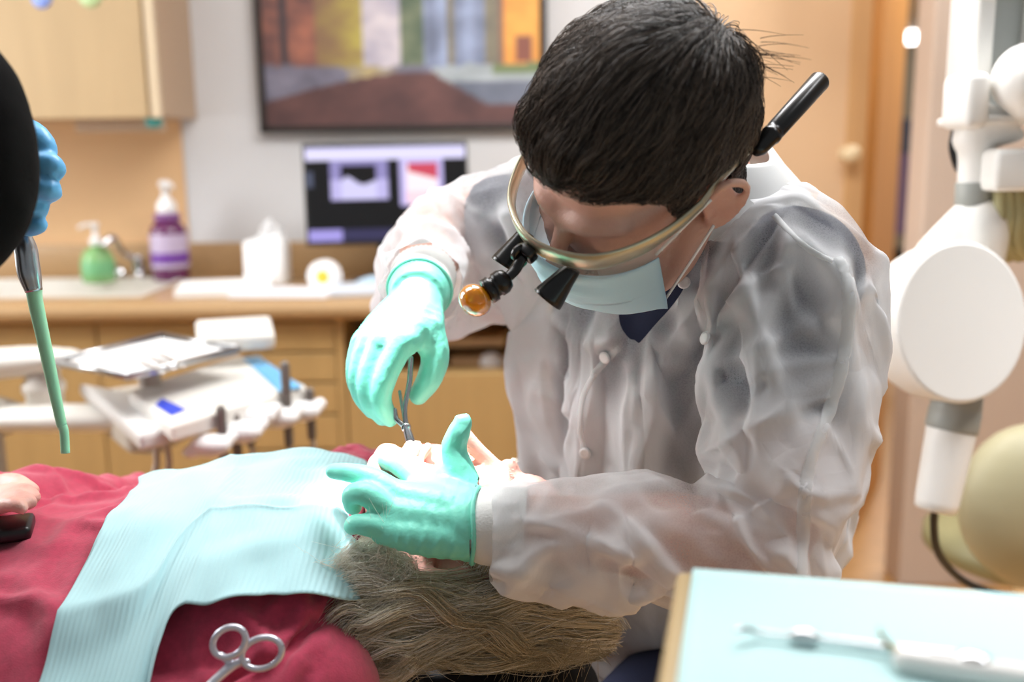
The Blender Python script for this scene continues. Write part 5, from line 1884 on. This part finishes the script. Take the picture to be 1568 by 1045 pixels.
for pts, sp_, cnt_, lt in GUIDES:
    g_, _r = cat_rom([P(*p_) for p_ in pts], [1.0] * len(pts), 5)
    n_ = len(g_)
    base.add(tube([P(*p_) for p_ in pts], [sp_ * 0.8] * (len(pts) - 1) + [sp_ * 0.4], n=10, k=3, rnd=True))
    A = np.array([tuple(v) for v in g_])
    gph = RNG.uniform(0, 6.28)
    clump = RNG.normal(0, 0.6, (9, 3)) * sp_
    for _ in range(int(cnt_ * 1.7)):
        ck = RNG.integers(0, 9)
        o1 = clump[ck] + RNG.normal(0, 0.30, 3) * sp_
        fr_ = np.linspace(0, 1, n_)[:, None]
        ph, am_, wl = gph + ck * 1.1 + RNG.normal(0, 0.25), RNG.uniform(0.0035, 0.0062), 2.0 + 0.22 * ck
        wob = np.stack([np.sin(fr_[:, 0] * wl * 6.28 + ph) * am_ * 0.5, np.cos(fr_[:, 0] * wl * 6.28 + ph) * am_ * 0.8, np.sin(fr_[:, 0] * wl * 6.28 + ph) * am_], 1)
        off_ = o1 * (1.0 + 0.25 * np.sin(fr_ * 3.1)) + RNG.normal(0, 0.12, 3) * sp_ * fr_
        ln = np.linalg.norm(off_, axis=1)[:, None]
        off_ = off_ * np.maximum(1, sp_ * 1.0 / (ln + 1e-9)) if RNG.uniform() < 0.8 else off_ * 1.15
        cut = int(n_ * RNG.uniform(0.72, 1.0)) + 1
        tn = min(2, max(0, int(lt * 2.2 + RNG.normal(0, 0.7) + 0.55)))
        tones[tn].append((A + off_ + wob)[:max(6, cut)])
for _ in range(420):                                                             # loose flyaway hairs
    x, y = RNG.uniform(508, 660), RNG.uniform(850, 1020)
    p0 = np.array(P(x, y, 0.872))
    v0 = np.array(cv(RNG.normal(-0.4, 0.5), RNG.normal(0.1, 0.6), 0.25)) * RNG.uniform(0.015, 0.045)
    v1 = np.array(cv(RNG.normal(0, 0.6), RNG.normal(0, 0.6), 0.0)) * 0.03
    tones[2 if y < 900 else 1].append(np.array([p0 + v0 * t_ + v1 * t_ * t_ for t_ in np.linspace(0, 1, 8)]))
for _ in range(90):                                                              # thin hairs hanging off the headrest
    x = RNG.uniform(740, 920)
    p0 = np.array(P(x, 985 + RNG.normal(0, 8), 0.91))
    v1 = np.array(cv(RNG.normal(-0.5, 0.4), -1.0, 0.0)) * RNG.uniform(0.02, 0.05)
    tones[0].append(np.array([p0 + v1 * t_ + np.array(cv(0.3, 0.1, 0)) * 0.02 * t_ * t_ for t_ in np.linspace(0, 1, 8)]))
V, F = remesh(base, 0.006, 3)
obj('hair_mass', V, F, M_ph, phair)
for tn, (c0, c1) in enumerate((('#9b8b6b', '#cbbb98'), ('#c6b896', '#ebe2ca'), ('#e6ddc9', '#faf6ee'))):
    if tones[tn]:
        SV, SF = strands(tones[tn], 0.00027)
        obj('hair_lock', SV, SF, strand_mat('blond_hair_%d' % tn, c0, c1, 0.42), phair)
SV, SF = strands(pw, 0.0003)
obj('hair_strands', SV, SF, strand_mat('white_hair', '#d6cbb8', '#f3efe8', 0.45), phair)
# brows
for s in (-1, 1):
    br = []
    for _ in range(60):
        u = RNG.uniform(0, 1)
        b0 = np.array(HP.p(s * (0.012 + 0.036 * u), 0.103 - 0.022 * u * u, 0.036 + RNG.normal(0, 0.002)))
        dv = np.array(HP.L) * s * RNG.uniform(0.3, 1) + np.array(HP.U) * RNG.uniform(-0.1, 0.6) + np.array(HP.F) * 0.25
        br.append(np.array([b0 + dv * 0.006 * t_ for t_ in np.linspace(0, 1, 4)]))
    SV, SF = strands(br, 0.00025)
    obj('eyebrow', SV, SF, strand_mat('brow_hair_%d' % s, '#cfc4b2', '#e8e2d6', 0.5), patient)

# ------------------------------------------------------------------ forceps in the right glove
M_inst = mat('instrument_steel', '#c9cccf', 0.22, 1.0)
t = thing('forceps', 'steel dental forceps held by the upper glove at the patient mouth', 'forceps', P(633, 697, 1.0))
hg = P(622, 655, 1.012)
for a_, pts in enumerate(([(629, 548, 1.035), (627, 585, 1.03), (620, 625, 1.02), (622, 655, 1.012)], [(604, 628, 1.02), (606, 640, 1.018), (613, 648, 1.014), (622, 655, 1.012)])):
    obj('handle', *tube([P(*p_) for p_ in pts], [(0.0028, 0.0022), (0.003, 0.0022), (0.0026, 0.002), (0.003, 0.0022)], n=10, k=5, rnd=True), M_inst, t)
obj('shank', *tube([P(612, 600, 1.035), P(616, 625, 1.025), P(621, 652, 1.014)], [0.0018] * 3, n=8, rnd=True), M_inst, t)
obj('pivot', *lathe([(0.0042, -0.004), (0.005, -0.003), (0.005, 0.003), (0.0042, 0.004)], hg, CB, 20), M_inst, t)
for dx in (0, 7):
    obj('beak', *tube([hg, P(626 + dx * 0.6, 675, 1.004), P(630 + dx, 697, 0.998), P(631 + dx * 0.8, 704, 0.996)], [0.0042, 0.0036, 0.0026, 0.0018], n=10, rnd=True), M_inst, t)

# ring-handled scissors lying on the sweater
M_sc = mat('scissors_steel', '#d8d9e4', 0.3, 0.55)
def on_sweater(px, py, lift):
    d = (P(px, py, 1.0) - CAM).normalized()
    h = BVH_S.ray_cast(CAM, d)
    return (h[0] - d * lift) if h[0] is not None else P(px, py, 0.7)


h_ = on_sweater(372, 1002, 0.0)
YS = min(on_sweater(x, y, 0.0).y for x, y in ((322, 985), (351, 962), (401, 976), (435, 998), (372, 1030), (330, 1042))) - 0.004
cj, ce = P(366, 1012, YS), P(285, 1085, YS - 0.03)
t = thing('scissors', 'steel ring-handled scissors in front of the maroon sleeve', 'scissors', cj)
for (cc_, rx, ry, an, jx) in ((P(351, 984, YS), 29, 23, 35, (345, 1016)), (P(401, 1001, YS), 34, 25, 20, (378, 1010))):
    rg = []
    for i in range(25):
        a = 2 * math.pi * i / 24
        x_, y_ = rx * math.cos(a), ry * math.sin(a)
        ca, sa = math.cos(R(an)), math.sin(R(an))
        k_ = YS / FOC
        rg.append(cc_ + CR * ((x_ * ca - y_ * sa) * k_) + CU * ((x_ * sa + y_ * ca) * k_))
    obj('finger_ring', *tube(rg, [0.0028] * 25, n=10, k=2, cap=False), M_sc, t)
for (a_, b_) in (((338, 1004), (352, 1018)), ((378, 1014), (360, 1018))):
    obj('shank', *tube([P(*a_, YS), P(*b_, YS), P(330, 1042, YS - 0.012), ce], [0.003, 0.004, 0.004, 0.0035], n=10, rnd=True), M_sc, t)
for dx in (-3, 3):
    obj('blade', *tube([ce, ce.lerp(P(230 + dx, 1140, YS - 0.06), 0.5), P(230 + dx, 1140, YS - 0.06)], [(0.004, 0.0015), (0.0035, 0.0015), (0.001, 0.0008)], n=8, rnd=True), M_sc, t)


# ------------------------------------------------------------------ x-ray unit at the right
XY = 1.36
M_xr = mat('xray_enamel', '#efeeea', 0.38)
M_xg = mat('xray_grey_band', '#9c9f9a', 0.45)
M_olive = mat('olive_vinyl', '#a9a37a', 0.6)
xd = P(1474, 494, XY)
t = thing('xray_unit', 'white dental x-ray unit with round tube head on a wall post', 'x-ray unit', (xd.x + 0.02, XY + 0.1, 0))
axd = (cv(0.06, -0.02, 1.0)).normalized()
rr = 127 * XY / FOC
V, F = lathe([(0.002, 0.0), (rr * 0.5, -0.0002), (rr * 0.95, -0.0006), (rr * 0.985, -0.0022), (rr, -0.006), (rr * 1.0, -0.012), (rr, -0.09), (rr * 0.94, -0.125), (rr * 0.5, -0.14), (0.01, -0.142)], (0, 0, 0), (0, 0, 1), 48)
qd = Vector((0, 0, 1)).rotation_difference(axd)
hx_ = qd.inverted() @ CR
V = [qd @ (v - hx_ * (0.17 * v.dot(hx_))) + xd for v in V]
hd = obj('tube_head', V, F, M_xr, t)
sharp(hd, 20)
gr = [P(1480, 620, XY - 0.001), P(1490, 560, XY - 0.001), P(1497, 497, XY - 0.001), P(1512, 484, XY - 0.001), P(1566, 462, XY - 0.001)]
gr = [g_ + axd * ((xd - g_).dot(axd) / axd.dot(axd) + 0.0002) for g_ in gr]
obj('panel_seam', *tube(gr, 0.0012, n=6, k=4), M_xg, hd)
# collimator below the head
ca, cb_ = P(1464, 622, XY + 0.05), P(1432, 782, XY + 0.03)
dc = (cb_ - ca).normalized()
Lc = (cb_ - ca).length
r1, r2 = 40 * XY / FOC, 33 * XY / FOC
obj('collar', *lathe([(r1 * 0.9, -0.03), (r1, 0.0), (r1, 0.006), (r1 * 1.03, 0.008), (r1 * 1.03, 0.034), (r1, 0.036)], ca, dc, 32), M_xg, t)
cn = obj('collimator', *lathe([(r1 * 0.98, 0.03), (r1 * 0.97, 0.04), (r2 * 1.05, Lc * 0.9), (r2, Lc * 0.98), (r2 * 0.9, Lc), (r2 * 0.85, Lc * 0.99), (0.005, Lc * 0.98)], ca, dc, 32), M_xr, t)
lc = P(1467, 722, XY)
sd = dc.cross(CB).normalized()
Ml = Matrix((sd, dc, sd.cross(dc))).transposed()
V, F = [], []
for j in range(9):
    for i in range(7):
        h_ = Lc * (0.42 + 0.40 * j / 8)
        rad_ = r1 * 0.97 + (r2 * 1.05 - r1 * 0.97) * (h_ - 0.04) / (Lc * 0.9 - 0.04) + 0.0008
        a_ = 0.25 + 0.75 * i / 6
        side = CR - dc * CR.dot(dc)
        side.normalize()
        fr_ = side.cross(dc)
        if fr_.dot(CB) < 0:
            fr_ = -fr_
        V.append(ca + dc * h_ + (side * math.sin(a_) + fr_ * math.cos(a_)) * rad_)
for j in range(8):
    for i in range(6):
        a_ = j * 7 + i
        F.append((a_, a_ + 1, a_ + 8, a_ + 7))
obj('label', V, F, mat('label_grey', '#b9bab6', 0.6, noise_scale=260, noise_amt=0.45), cn)
# arms and post
obj('yoke', *remesh(MB().add(tube([P(1500, 345, XY + 0.12), P(1440, 400, XY + 0.13), P(1390, 470, XY + 0.14), P(1376, 505, XY + 0.14)], [(0.05, 0.03), (0.045, 0.03), (0.03, 0.028), (0.018, 0.02)], n=20, ref=CR, rnd=True)).add(tube([P(1500, 345, XY + 0.12), P(1470, 470, XY + 0.16)], [0.045, 0.05], n=16, rnd=True)), 0.006, 4), M_xr, t)
p0, p1 = P(1497, 190, XY + 0.12), P(1490, 372, XY + 0.12)
obj('post', *tube([P(1520, 180, XY + 0.12), p0.lerp(p1, 0.12), p0.lerp(p1, 0.3), p1], [0.052, 0.034, 0.025, 0.024], n=28, k=4), M_xr, t)
b0 = P(1491, 300, XY + 0.12)
obj('grey_band', *lathe([(0.0255, -0.02), (0.0262, -0.019), (0.0262, 0.019), (0.0255, 0.02)], b0, (p0 - p1).normalized(), 28), M_xg, t)
bk = P(1478, 156, XY + 0.10)
obj('bracket', *box(bk, (0.034, 0.09, 0.078), 0.012, seg=3), M_xr, t)
q0, q1 = P(1496, 170, XY + 0.11), P(1580, 170, XY + 0.11)
obj('bracket_shelf', *box2(q0.x - 0.02, q1.x, XY + 0.06, XY + 0.2, P(1500, 192, XY + 0.1).z, P(1500, 178, XY + 0.1).z, 0.004), M_xr, t)
pa, pb_ = P(1497, 172, XY + 0.16), P(1552, 172, XY + 0.16)
obj('column_panel', *box2(pa.x, pb_.x, XY + 0.155, XY + 0.22, pa.z, 2.2, 0.004), mat('panel_grey', '#a4a9a6', 0.4), t)
pc = P(1484, 100, XY + 0.14)
obj('column_rail', *box2(P(1481, 60, XY + 0.15).x, pa.x - 0.001, XY + 0.12, XY + 0.22, bk.z + 0.03, 2.2, 0.006), M_xr, t)
obj('column_cover', *box2(pb_.x + 0.001, pb_.x + 0.16, XY + 0.13, XY + 0.24, pa.z + 0.02, 2.2, 0.01), M_xr, t)
obj('arm_knuckle', *remesh(MB().add(ell(P(1572, 122, XY + 0.06), (0.046, 0.05, 0.05))).add(ell(P(1600, 140, XY + 0.06), (0.06, 0.05, 0.05))), 0.005, 3), M_xr, t)
obj('cable_box', *box2(P(1521, 250, XY + 0.06).x, P(1680, 250, XY + 0.06).x, XY + 0.05, XY + 0.16, P(1530, 294, XY + 0.05).z, P(1530, 228, XY + 0.05).z, 0.008), M_xr, t)
for i, x in enumerate((1528, 1542, 1556, 1570)):
    obj('cable_sleeve', *tube([P(x, 288, XY + 0.10), P(x + 3, 330, XY + 0.09), P(x - 6 + 4 * i, 372, XY + 0.11), P(x + 18, 395, XY + 0.14)], [0.009, 0.010, 0.009, 0.008], n=10), M_olive, t)
obj('black_cable', *tube([P(1463, 196, XY + 0.14), P(1458, 225, XY + 0.14), P(1466, 256, XY + 0.14), P(1474, 262, XY + 0.13)], 0.0055, n=10), M_dark, t)
obj('power_cable', *tube([cb_ - dc * 0.02, P(1430, 800, XY + 0.05), P(1438, 850, XY + 0.07), P(1475, 890, XY + 0.1), P(1530, 912, XY + 0.12), P(1600, 930, XY + 0.2)], 0.006, n=10), M_dark, t)
wb_ = P(1600, 60, XY + 0.3)
obj('wall_mount', *box2(pb_.x + 0.02, pb_.x + 0.13, XY + 0.23, 2.76, 1.75, 1.95, 0.01), M_xr, t)

# olive-grey rounded seat back standing behind the x-ray head
c = P(1570, 770, 1.62)
t = thing('operator_stool', 'olive grey rounded stool back behind the x-ray collimator', 'stool', (c.x, c.y, 0))
m = MB().add(ell(c, (0.115, 0.07, 0.14))).add(ell(c + Vector((0.05, 0.02, -0.02)), (0.14, 0.08, 0.15)))
obj('backrest', *remesh(m, 0.008, 4), mat('olive_grey_vinyl', '#a8a283', 0.5), t)
obj('seat', *lathe([(0.02, -0.03), (0.17, -0.03), (0.19, -0.015), (0.19, 0.01), (0.17, 0.03), (0.01, 0.034)], (c.x + 0.12, c.y + 0.2, 0.52), (0, 0, 1), 36), mat('olive_grey_seat', '#8a8560', 0.5), t)
obj('back_bar', *tube([c + Vector((0.05, 0.06, -0.05)), c + Vector((0.06, 0.1, -0.25)), (c.x + 0.12, c.y + 0.18, 0.48)], [(0.02, 0.01)] * 3, n=10), M_chrome, t)
obj('gas_post', *lathe([(0.03, 0.06), (0.03, 0.3), (0.02, 0.3), (0.02, 0.49)], (c.x + 0.12, c.y + 0.2, 0)), M_chrome, t)
for i in range(5):
    a = 2 * math.pi * i / 5
    e_ = Vector((c.x + 0.12 + 0.25 * math.cos(a), c.y + 0.2 + 0.25 * math.sin(a), 0.06))
    obj('leg', *tube([(c.x + 0.12, c.y + 0.2, 0.085), e_], [(0.014, 0.02), (0.01, 0.014)], n=10, k=1, rnd=True), M_chrome, t)
    obj('caster', *ell(e_ - Vector((0, 0, 0.035)), (0.025, 0.025, 0.025)), M_dark, t)

# ------------------------------------------------------------------ stool under the dentist
sx = dpel + Vector((0.01, 0.03, 0))
t = thing('dentist_stool', 'round black saddle stool under the white-gowned person', 'stool', (sx.x, sx.y, 0))
obj('seat', *lathe([(0.02, -0.05), (0.16, -0.05), (0.19, -0.03), (0.19, -0.005), (0.17, 0.01), (0.01, 0.012)], (sx.x, sx.y, 0.455), (0, 0, 1), 36), M_darkmat, t)
obj('gas_post', *lathe([(0.03, 0.06), (0.03, 0.25), (0.02, 0.25), (0.02, 0.41)], (sx.x, sx.y, 0)), M_chrome, t)
for i in range(5):
    a = 2 * math.pi * i / 5 + 0.3
    e_ = Vector((sx.x + 0.25 * math.cos(a), sx.y + 0.25 * math.sin(a), 0.06))
    obj('leg', *tube([(sx.x, sx.y, 0.085), e_], [(0.014, 0.02), (0.01, 0.014)], n=10, k=1, rnd=True), M_chrome, t)
    obj('caster', *ell(e_ - Vector((0, 0, 0.035)), (0.025, 0.025, 0.025)), M_dark, t)

# ------------------------------------------------------------------ covered table in the foreground with instruments
TZ = 1.00
k0, k1 = PZ(1056, 872, TZ), PZ(1568, 914, TZ)
dx_ = (k1 - k0).normalized()
dy_ = Vector((dx_.y, -dx_.x, 0))
kl = PZ(1031, 1045, TZ)
dl = (kl - k0).normalized()
Wt, Dt = 0.52, 0.30
co = [k0, k0 + dx_ * Wt, k0 + dx_ * Wt + dl * Dt, k0 + dl * Dt]
ctr = sum(co, Vector()) / 4
t = thing('instrument_table', 'tan-edged instrument table in the right foreground', 'table', (ctr.x, ctr.y, 0))
M_tan = mat('tan_table', '#b79e74', 0.45)
o = obj('table_top', *prism([p_ + (p_ - ctr).normalized() * 0.010 + Vector((0, 0, -0.003)) for p_ in co], (0, 0, -0.022)), M_tan, t, False)
bevelled(o, 0.005)
pole = ctr + Vector((0.14, 0.02, 0))
obj('pole', *lathe([(0.03, 0.045), (0.022, 0.06), (0.022, TZ - 0.026)], (pole.x, pole.y, 0), (0, 0, 1), 24), M_steel, t)
obj('base', *lathe([(0.19, 0.0), (0.2, 0.01), (0.19, 0.03), (0.05, 0.05)], (pole.x, pole.y, 0.001), (0, 0, 1), 36), M_unitg, t)
# paper liner, gently wavy
V, F = [], []
na, nb = 50, 30
for j in range(nb + 1):
    for i in range(na + 1):
        p_ = k0 + dx_ * (Wt * (0.004 + 0.992 * i / na)) + dl * (Dt * (0.006 + 0.99 * j / nb))
        V.append(p_ + Vector((0, 0, 0.0006 + 0.0012 * (1 + noise.noise(p_ * 9)))))
for j in range(nb):
    for i in range(na):
        a = j * (na + 1) + i
        F.append((a, a + na + 1, a + na + 2, a + 1))
o = obj('table_paper', V, F, mat('aqua_table_paper', '#bcdfe0', 0.85, bump=0.15, bump_scale=300))
o.modifiers.new('thick', 'SOLIDIFY').thickness = 0.0004
tag(o, 'pale aqua paper sheet covering the foreground instrument table', 'paper sheet')
zi = TZ + 0.007


def rod(pts, rad, z=zi):
    return tube([PZ(x, y, z_) for x, y, z_ in pts], rad, n=12, k=4, rnd=True)


t = thing('dental_explorer', 'thin steel dental explorer with a bright collar on the aqua paper', 'dental explorer', PZ(1240, 978, zi))
obj('shaft', *rod([(1180, 972, zi), (1260, 980, zi), (1350, 992, zi), (1420, 1003, zi + 0.003)], [0.0014, 0.0018, 0.0022, 0.0026]), M_inst, t)
obj('tip', *rod([(1128, 966, zi + 0.004), (1140, 964, zi + 0.003), (1160, 969, zi), (1180, 972, zi)], [0.0012, 0.002, 0.0015, 0.0014]), M_inst, t)
obj('collar_knob', *ell(PZ(1231, 976, zi), (0.009, 0.0045, 0.0045), Matrix.Rotation(math.atan2(dx_.y, dx_.x), 3, 'Z')), M_chrome, t)
t = thing('dental_scaler', 'steel scaler with hooked tip and thick white handle on the aqua paper', 'dental scaler', PZ(1450, 1015, zi))
obj('hook', *rod([(1346, 962, zi + 0.012), (1352, 978, zi + 0.008), (1366, 992, zi + 0.004), (1390, 1004, zi + 0.002)], [0.0008, 0.0014, 0.002, 0.003]), mat('gold_tip', '#a89a72', 0.3, 0.8), t)
obj('shank', *rod([(1366, 992, zi), (1430, 1002, zi), (1480, 1008, zi)], [0.002, 0.003, 0.003]), M_inst, t)
obj('handle', *rod([(1385, 1012, zi + 0.001), (1470, 1026, zi + 0.001), (1580, 1042, zi + 0.001), (1700, 1062, zi + 0.001)], [0.0062, 0.0066, 0.0066, 0.005]), mat('ivory_handle', '#e9e6e2', 0.35), t)
obj('grip_ring', *rod([(1480, 1020, zi + 0.002), (1500, 1023, zi + 0.002)], [0.0078, 0.0078]), M_chrome, t)

# ------------------------------------------------------------------ the assistant at the left edge
M_blkcl = mat('black_knit', '#040405', 0.95, bump=0.3, bump_scale=350, spec=0.15)
M_blue = mat('blue_nitrile', '#62b2e8', 0.4, bump=0.2, bump_scale=90, sss=0.05)
aH = [([(8, 218, .965), (38, 200, .955), (60, 212, .945), (70, 232, .945), (58, 244, .955)], [0.013, 0.0118, 0.0112, 0.0108, 0.010]),
      ([(6, 250, .96), (40, 248, .945), (72, 250, .935), (84, 260, .94), (66, 268, .955)], [0.0125, 0.0118, 0.0112, 0.0102, 0.0095]),
      ([(6, 285, .958), (40, 288, .94), (68, 288, .93), (78, 294, .94), (58, 300, .955)], [0.0125, 0.0115, 0.0108, 0.0100, 0.009]),
      ([(8, 315, .955), (36, 318, .942), (54, 314, .935), (60, 322, .945), (44, 328, .955)], [0.0112, 0.0100, 0.0092, 0.0085, 0.008]),
      ([(2, 300, .97), (22, 335, .955), (44, 346, .945), (58, 345, .940)], [0.015, 0.0125, 0.0105, 0.0088])]
wA = P(-40, 285, 0.985)
aP = [([tuple((-40, 285, .985)), (6, y, .962)], [0.024, 0.016]) for y in (225, 252, 284, 312)]
aeb, ash = P(-100, 235, 0.78), Vector((-0.62, 0.60, 1.42))
ab = MB()
AFr = Frame(Vector((-0.86, 0.62, 1.60)), Vector((0.80, 0.55, -0.25)), Vector((0.1, 0.1, 1)), 1.0)
ab.add(head_shapes(AFr).data())
anb, apl = Vector((-0.88, 0.56, 1.44)), Vector((-0.92, 0.52, 0.92))
aS = Vector((-0.62, 0.78, 0)).normalized()
ab.add(tube([AFr.p(0, -0.03, -0.02), AFr.p(0, -0.03, -0.08), anb], [0.054, 0.052, 0.06], n=18, rnd=True))


def assist_torso(g):
    m = MB()
    m.add(tube([anb + Vector((0, 0, -0.04)), anb + Vector((0, 0, -0.10)), anb.lerp(apl, 0.4), anb.lerp(apl, 0.75), apl], [(0.10 + g, 0.07 + g), (0.17 + g, 0.10 + g), (0.17 + g, 0.11 + g), (0.15 + g, 0.105 + g), (0.18 + g, 0.12 + g)], n=28, ref=Vector((0.35, -0.93, 0)), rnd=True))
    return m


ash = anb + Vector((0.16, -0.08, -0.10))
ash2 = anb + Vector((-0.10, 0.13, -0.10))
ae2, aw2 = Vector((-0.98, 0.86, 1.08)), Vector((-0.80, 1.02, 1.00))


def assist_arms(g, skin=False):
    m = MB()
    m.add(tube([anb + Vector((0, 0, -0.07)), ash, ash.lerp(aeb, 0.5), aeb, aeb.lerp(wA, 0.5), wA.lerp(aeb, 0.12)], [0.06 + g, 0.062 + g, 0.056 + g, 0.052 + g, 0.045 + g, 0.034 + g], n=20, rnd=True))
    m.add(ell(aeb, (0.064 + g, 0.058 + g, 0.098 + g)))
    m.add(tube([anb + Vector((0, 0, -0.07)), ash2, ash2.lerp(ae2, 0.5), ae2, ae2.lerp(aw2, 0.5), aw2], [0.06 + g, 0.062 + g, 0.052 + g, 0.046 + g, 0.042 + g, 0.030 + g], n=20, rnd=True))
    return m


ab.add(assist_torso(-0.012).data()).add(assist_arms(-0.008).data())
ab.add(hand_shapes(aH, aP, 0.82).data())
ab.add(tube([wA.lerp(aeb, 0.15), wA, P(0, 285, .965)], [0.026, 0.026, 0.022], n=14, rnd=True))
for k_ in range(4):
    b_ = aw2 + Vector((0.05, 0.02 - 0.018 * k_, 0.012 * (k_ - 1.5)))
    ab.add(tube([aw2, b_, b_ + Vector((0.04, 0.0, -0.01)), b_ + Vector((0.06, -0.005, -0.035))], [0.017, 0.011, 0.0095, 0.008], n=10, rnd=True))
ab.add(tube([aw2, aw2 + Vector((0.02, -0.045, -0.01)), aw2 + Vector((0.06, -0.06, -0.02))], [0.015, 0.012, 0.009], n=10, rnd=True))
for s in (-1, 1):
    hp_ = apl + aS * 0.09 * s
    ab.add(tube([hp_, hp_ + Vector((0, 0, -0.42)), hp_ + Vector((-0.01, -0.02, -0.84))], [0.085, 0.058, 0.04], n=16, rnd=True))
    ab.add(tube([hp_ + Vector((-0.01, -0.02, -0.86)), hp_ + Vector((0.13, 0.10, -0.885))], [0.032, 0.026], n=12, rnd=True))
V, F = remesh(ab, 0.005, 4, 0.5)
assistant = obj('person', V, F, M_skin_d)
tag(assistant, 'person in black at the left edge holding a suction handle in a blue glove', 'person')
AB = (V, F)
V, F = remesh((lambda m: (m.add(assist_torso(0.006).data()), m.add(assist_arms(0.010).data()), m)[-1])(MB()), 0.008, 4)
N = normals(V, F)
V = V + N * (0.004 * vnoise(V, 14, 2.0) + 0.003 * np.abs(vnoise(V, 22, 8.0)))[:, None]
keep = ~((V[:, 2] > anb.z - 0.005) & (np.linalg.norm(V - np.array(anb), axis=1) < 0.12))
keep &= np.linalg.norm(V - np.array(wA), axis=1) > 0.045
keep &= np.linalg.norm(V - np.array(aw2), axis=1) > 0.036
V, F, _ = subset(V, F, keep)
obj('black_top', V, F, M_blkcl, assistant)
m = MB()
for s in (-1, 1):
    hp_ = apl + aS * 0.09 * s
    m.add(tube([hp_ + Vector((0, 0, 0.02)), hp_ + Vector((0, 0, -0.42)), hp_ + Vector((-0.01, -0.02, -0.82))], [0.104, 0.078, 0.062], n=18, rnd=True))
obj('trousers', *remesh(m, 0.010, 3), M_blkcl, assistant)
for s in (-1, 1):
    hp_ = apl + aS * 0.09 * s
    m = MB().add(tube([hp_ + Vector((-0.03, -0.04, -0.865)), hp_ + Vector((0.05, 0.03, -0.87)), hp_ + Vector((0.15, 0.115, -0.88))], [(0.044, 0.048), (0.044, 0.042), (0.034, 0.03)], n=14, rnd=True))
    V, F = remesh(m, 0.006, 3)
    V[:, 2] = np.maximum(V[:, 2], 0.002)
    obj('shoe', V, F, M_dark, assistant)
gm_ = hand_shapes(aH, aP)
axA = (aeb - wA).normalized()
gm_.add(tube([P(2, 285, .965), wA, wA + axA * 0.03], [0.027, 0.029, 0.031], n=18, k=3))
V, F = remesh(gm_, 0.0024, 3, 0.5)
N = normals(V, F)
V = V + N * (0.0006 * np.maximum(0, np.sin(V[:, 2] * 480 + 4 * vnoise(V, 30, 1.0))) * np.clip(vnoise(V, 20, 4.0) + 0.3, 0, 1))[:, None]
obj('glove', V, F, M_blue, assistant)
hl_a = ([-0.12, -0.06, -0.040, -0.030, -0.012, 0.006, 0.012, 0.026, 0.034, 0.05, 0.075, 0.1], [-0.085, -0.080, -0.060, 0.016, 0.040, 0.036, 0.0, 0.004, 0.045, 0.062, 0.072, 0.074])
V, F, D, d = head_region(AB, AFr, hl_a)
V, F, ix = subset(V, F, d > -0.004)
N = normals(V, F)
if (((V - np.array(AFr.p(0, 0, 0.04))) * N).sum(1)).mean() < 0:
    N = -N
V = V + N * (0.014 * np.clip((d[ix] + 0.005) / 0.03, 0.08, 1))[:, None]
hh_ = obj('hair', V, F, M_hair_base, assistant)
obj('hair_bun', *remesh(MB().add(ell(AFr.p(0, -0.125, 0.06), (0.035, 0.03, 0.035), AFr.M)), 0.005, 2), M_hair_base, hh_)
V, F = [], []
for j in range(11):
    for i in range(19):
        u, v = -1 + 2 * i / 18, j / 10
        V.append(AFr.p(0.070 * math.sin(u * 1.3), 0.128 - 0.008 * v - abs(u) ** 1.9 * 0.066, 0.002 - 0.115 * v))
for j in range(10):
    for i in range(18):
        a = j * 19 + i
        F.append((a, a + 1, a + 20, a + 19))
o = obj('face_mask', V, F, M_mask, assistant)
o.modifiers.new('thick', 'SOLIDIFY').thickness = 0.0012

# suction handle with green tip
s0, s1, s2 = P(27, 318, 0.955), P(40, 388, 0.955), P(52, 446, 0.955)
t = thing('suction_handpiece', 'steel suction handpiece with a pale green tip held by the blue glove', 'suction handpiece', s2)
obj('handle', *tube([P(20, 280, 0.955), s0, P(34, 352, 0.955), P(40, 385, 0.955), P(44, 415, 0.955), s2], [0.0062, 0.0062, 0.0068, 0.0105, 0.0108, 0.0080], n=24, k=6), mat('satin_steel', '#aab0b6', 0.25, 0.9), t)
M_green = mat('mint_green_plastic', '#a2e2ba', 0.35, sss=0.05)
e1, e2 = P(96, 654, 0.955), P(100, 694, 0.953)
tipo = obj('suction_tip', *tube([P(52, 444, 0.955), P(55, 466, 0.955), P(72, 545, 0.955), P(92, 640, 0.955), e1, P(98.5, 664, 0.955), e2], [0.0075, 0.0070, 0.0062, 0.0050, 0.0046, 0.0044, 0.0044], n=20, k=5), M_green, t)
dg_ = (P(58, 475, 0.955) - P(52, 446, 0.955)).normalized()
obj('tip_ring', *lathe([(0.0072, 0), (0.0086, 0.0012), (0.0086, 0.003), (0.0072, 0.0042)], P(54.5, 460, 0.955), dg_, 24), M_green, tipo)
obj('tip_bore', *lathe([(0.0005, 0), (0.0031, 0.0001), (0.0031, 0.0004), (0.0005, 0.0005)], e2, (e2 - e1).normalized(), 18), mat('tip_shadow_green', '#2f6b48', 0.7), tipo)
obj('hose', *tube([P(20, 282, 0.955), P(12, 240, 0.96), P(-10, 200, 1.0), P(-60, 260, 1.1), P(-120, 500, 1.2), P(-120, 900, 1.3)], [0.007] * 6, n=12, k=6), M_unitg, t)
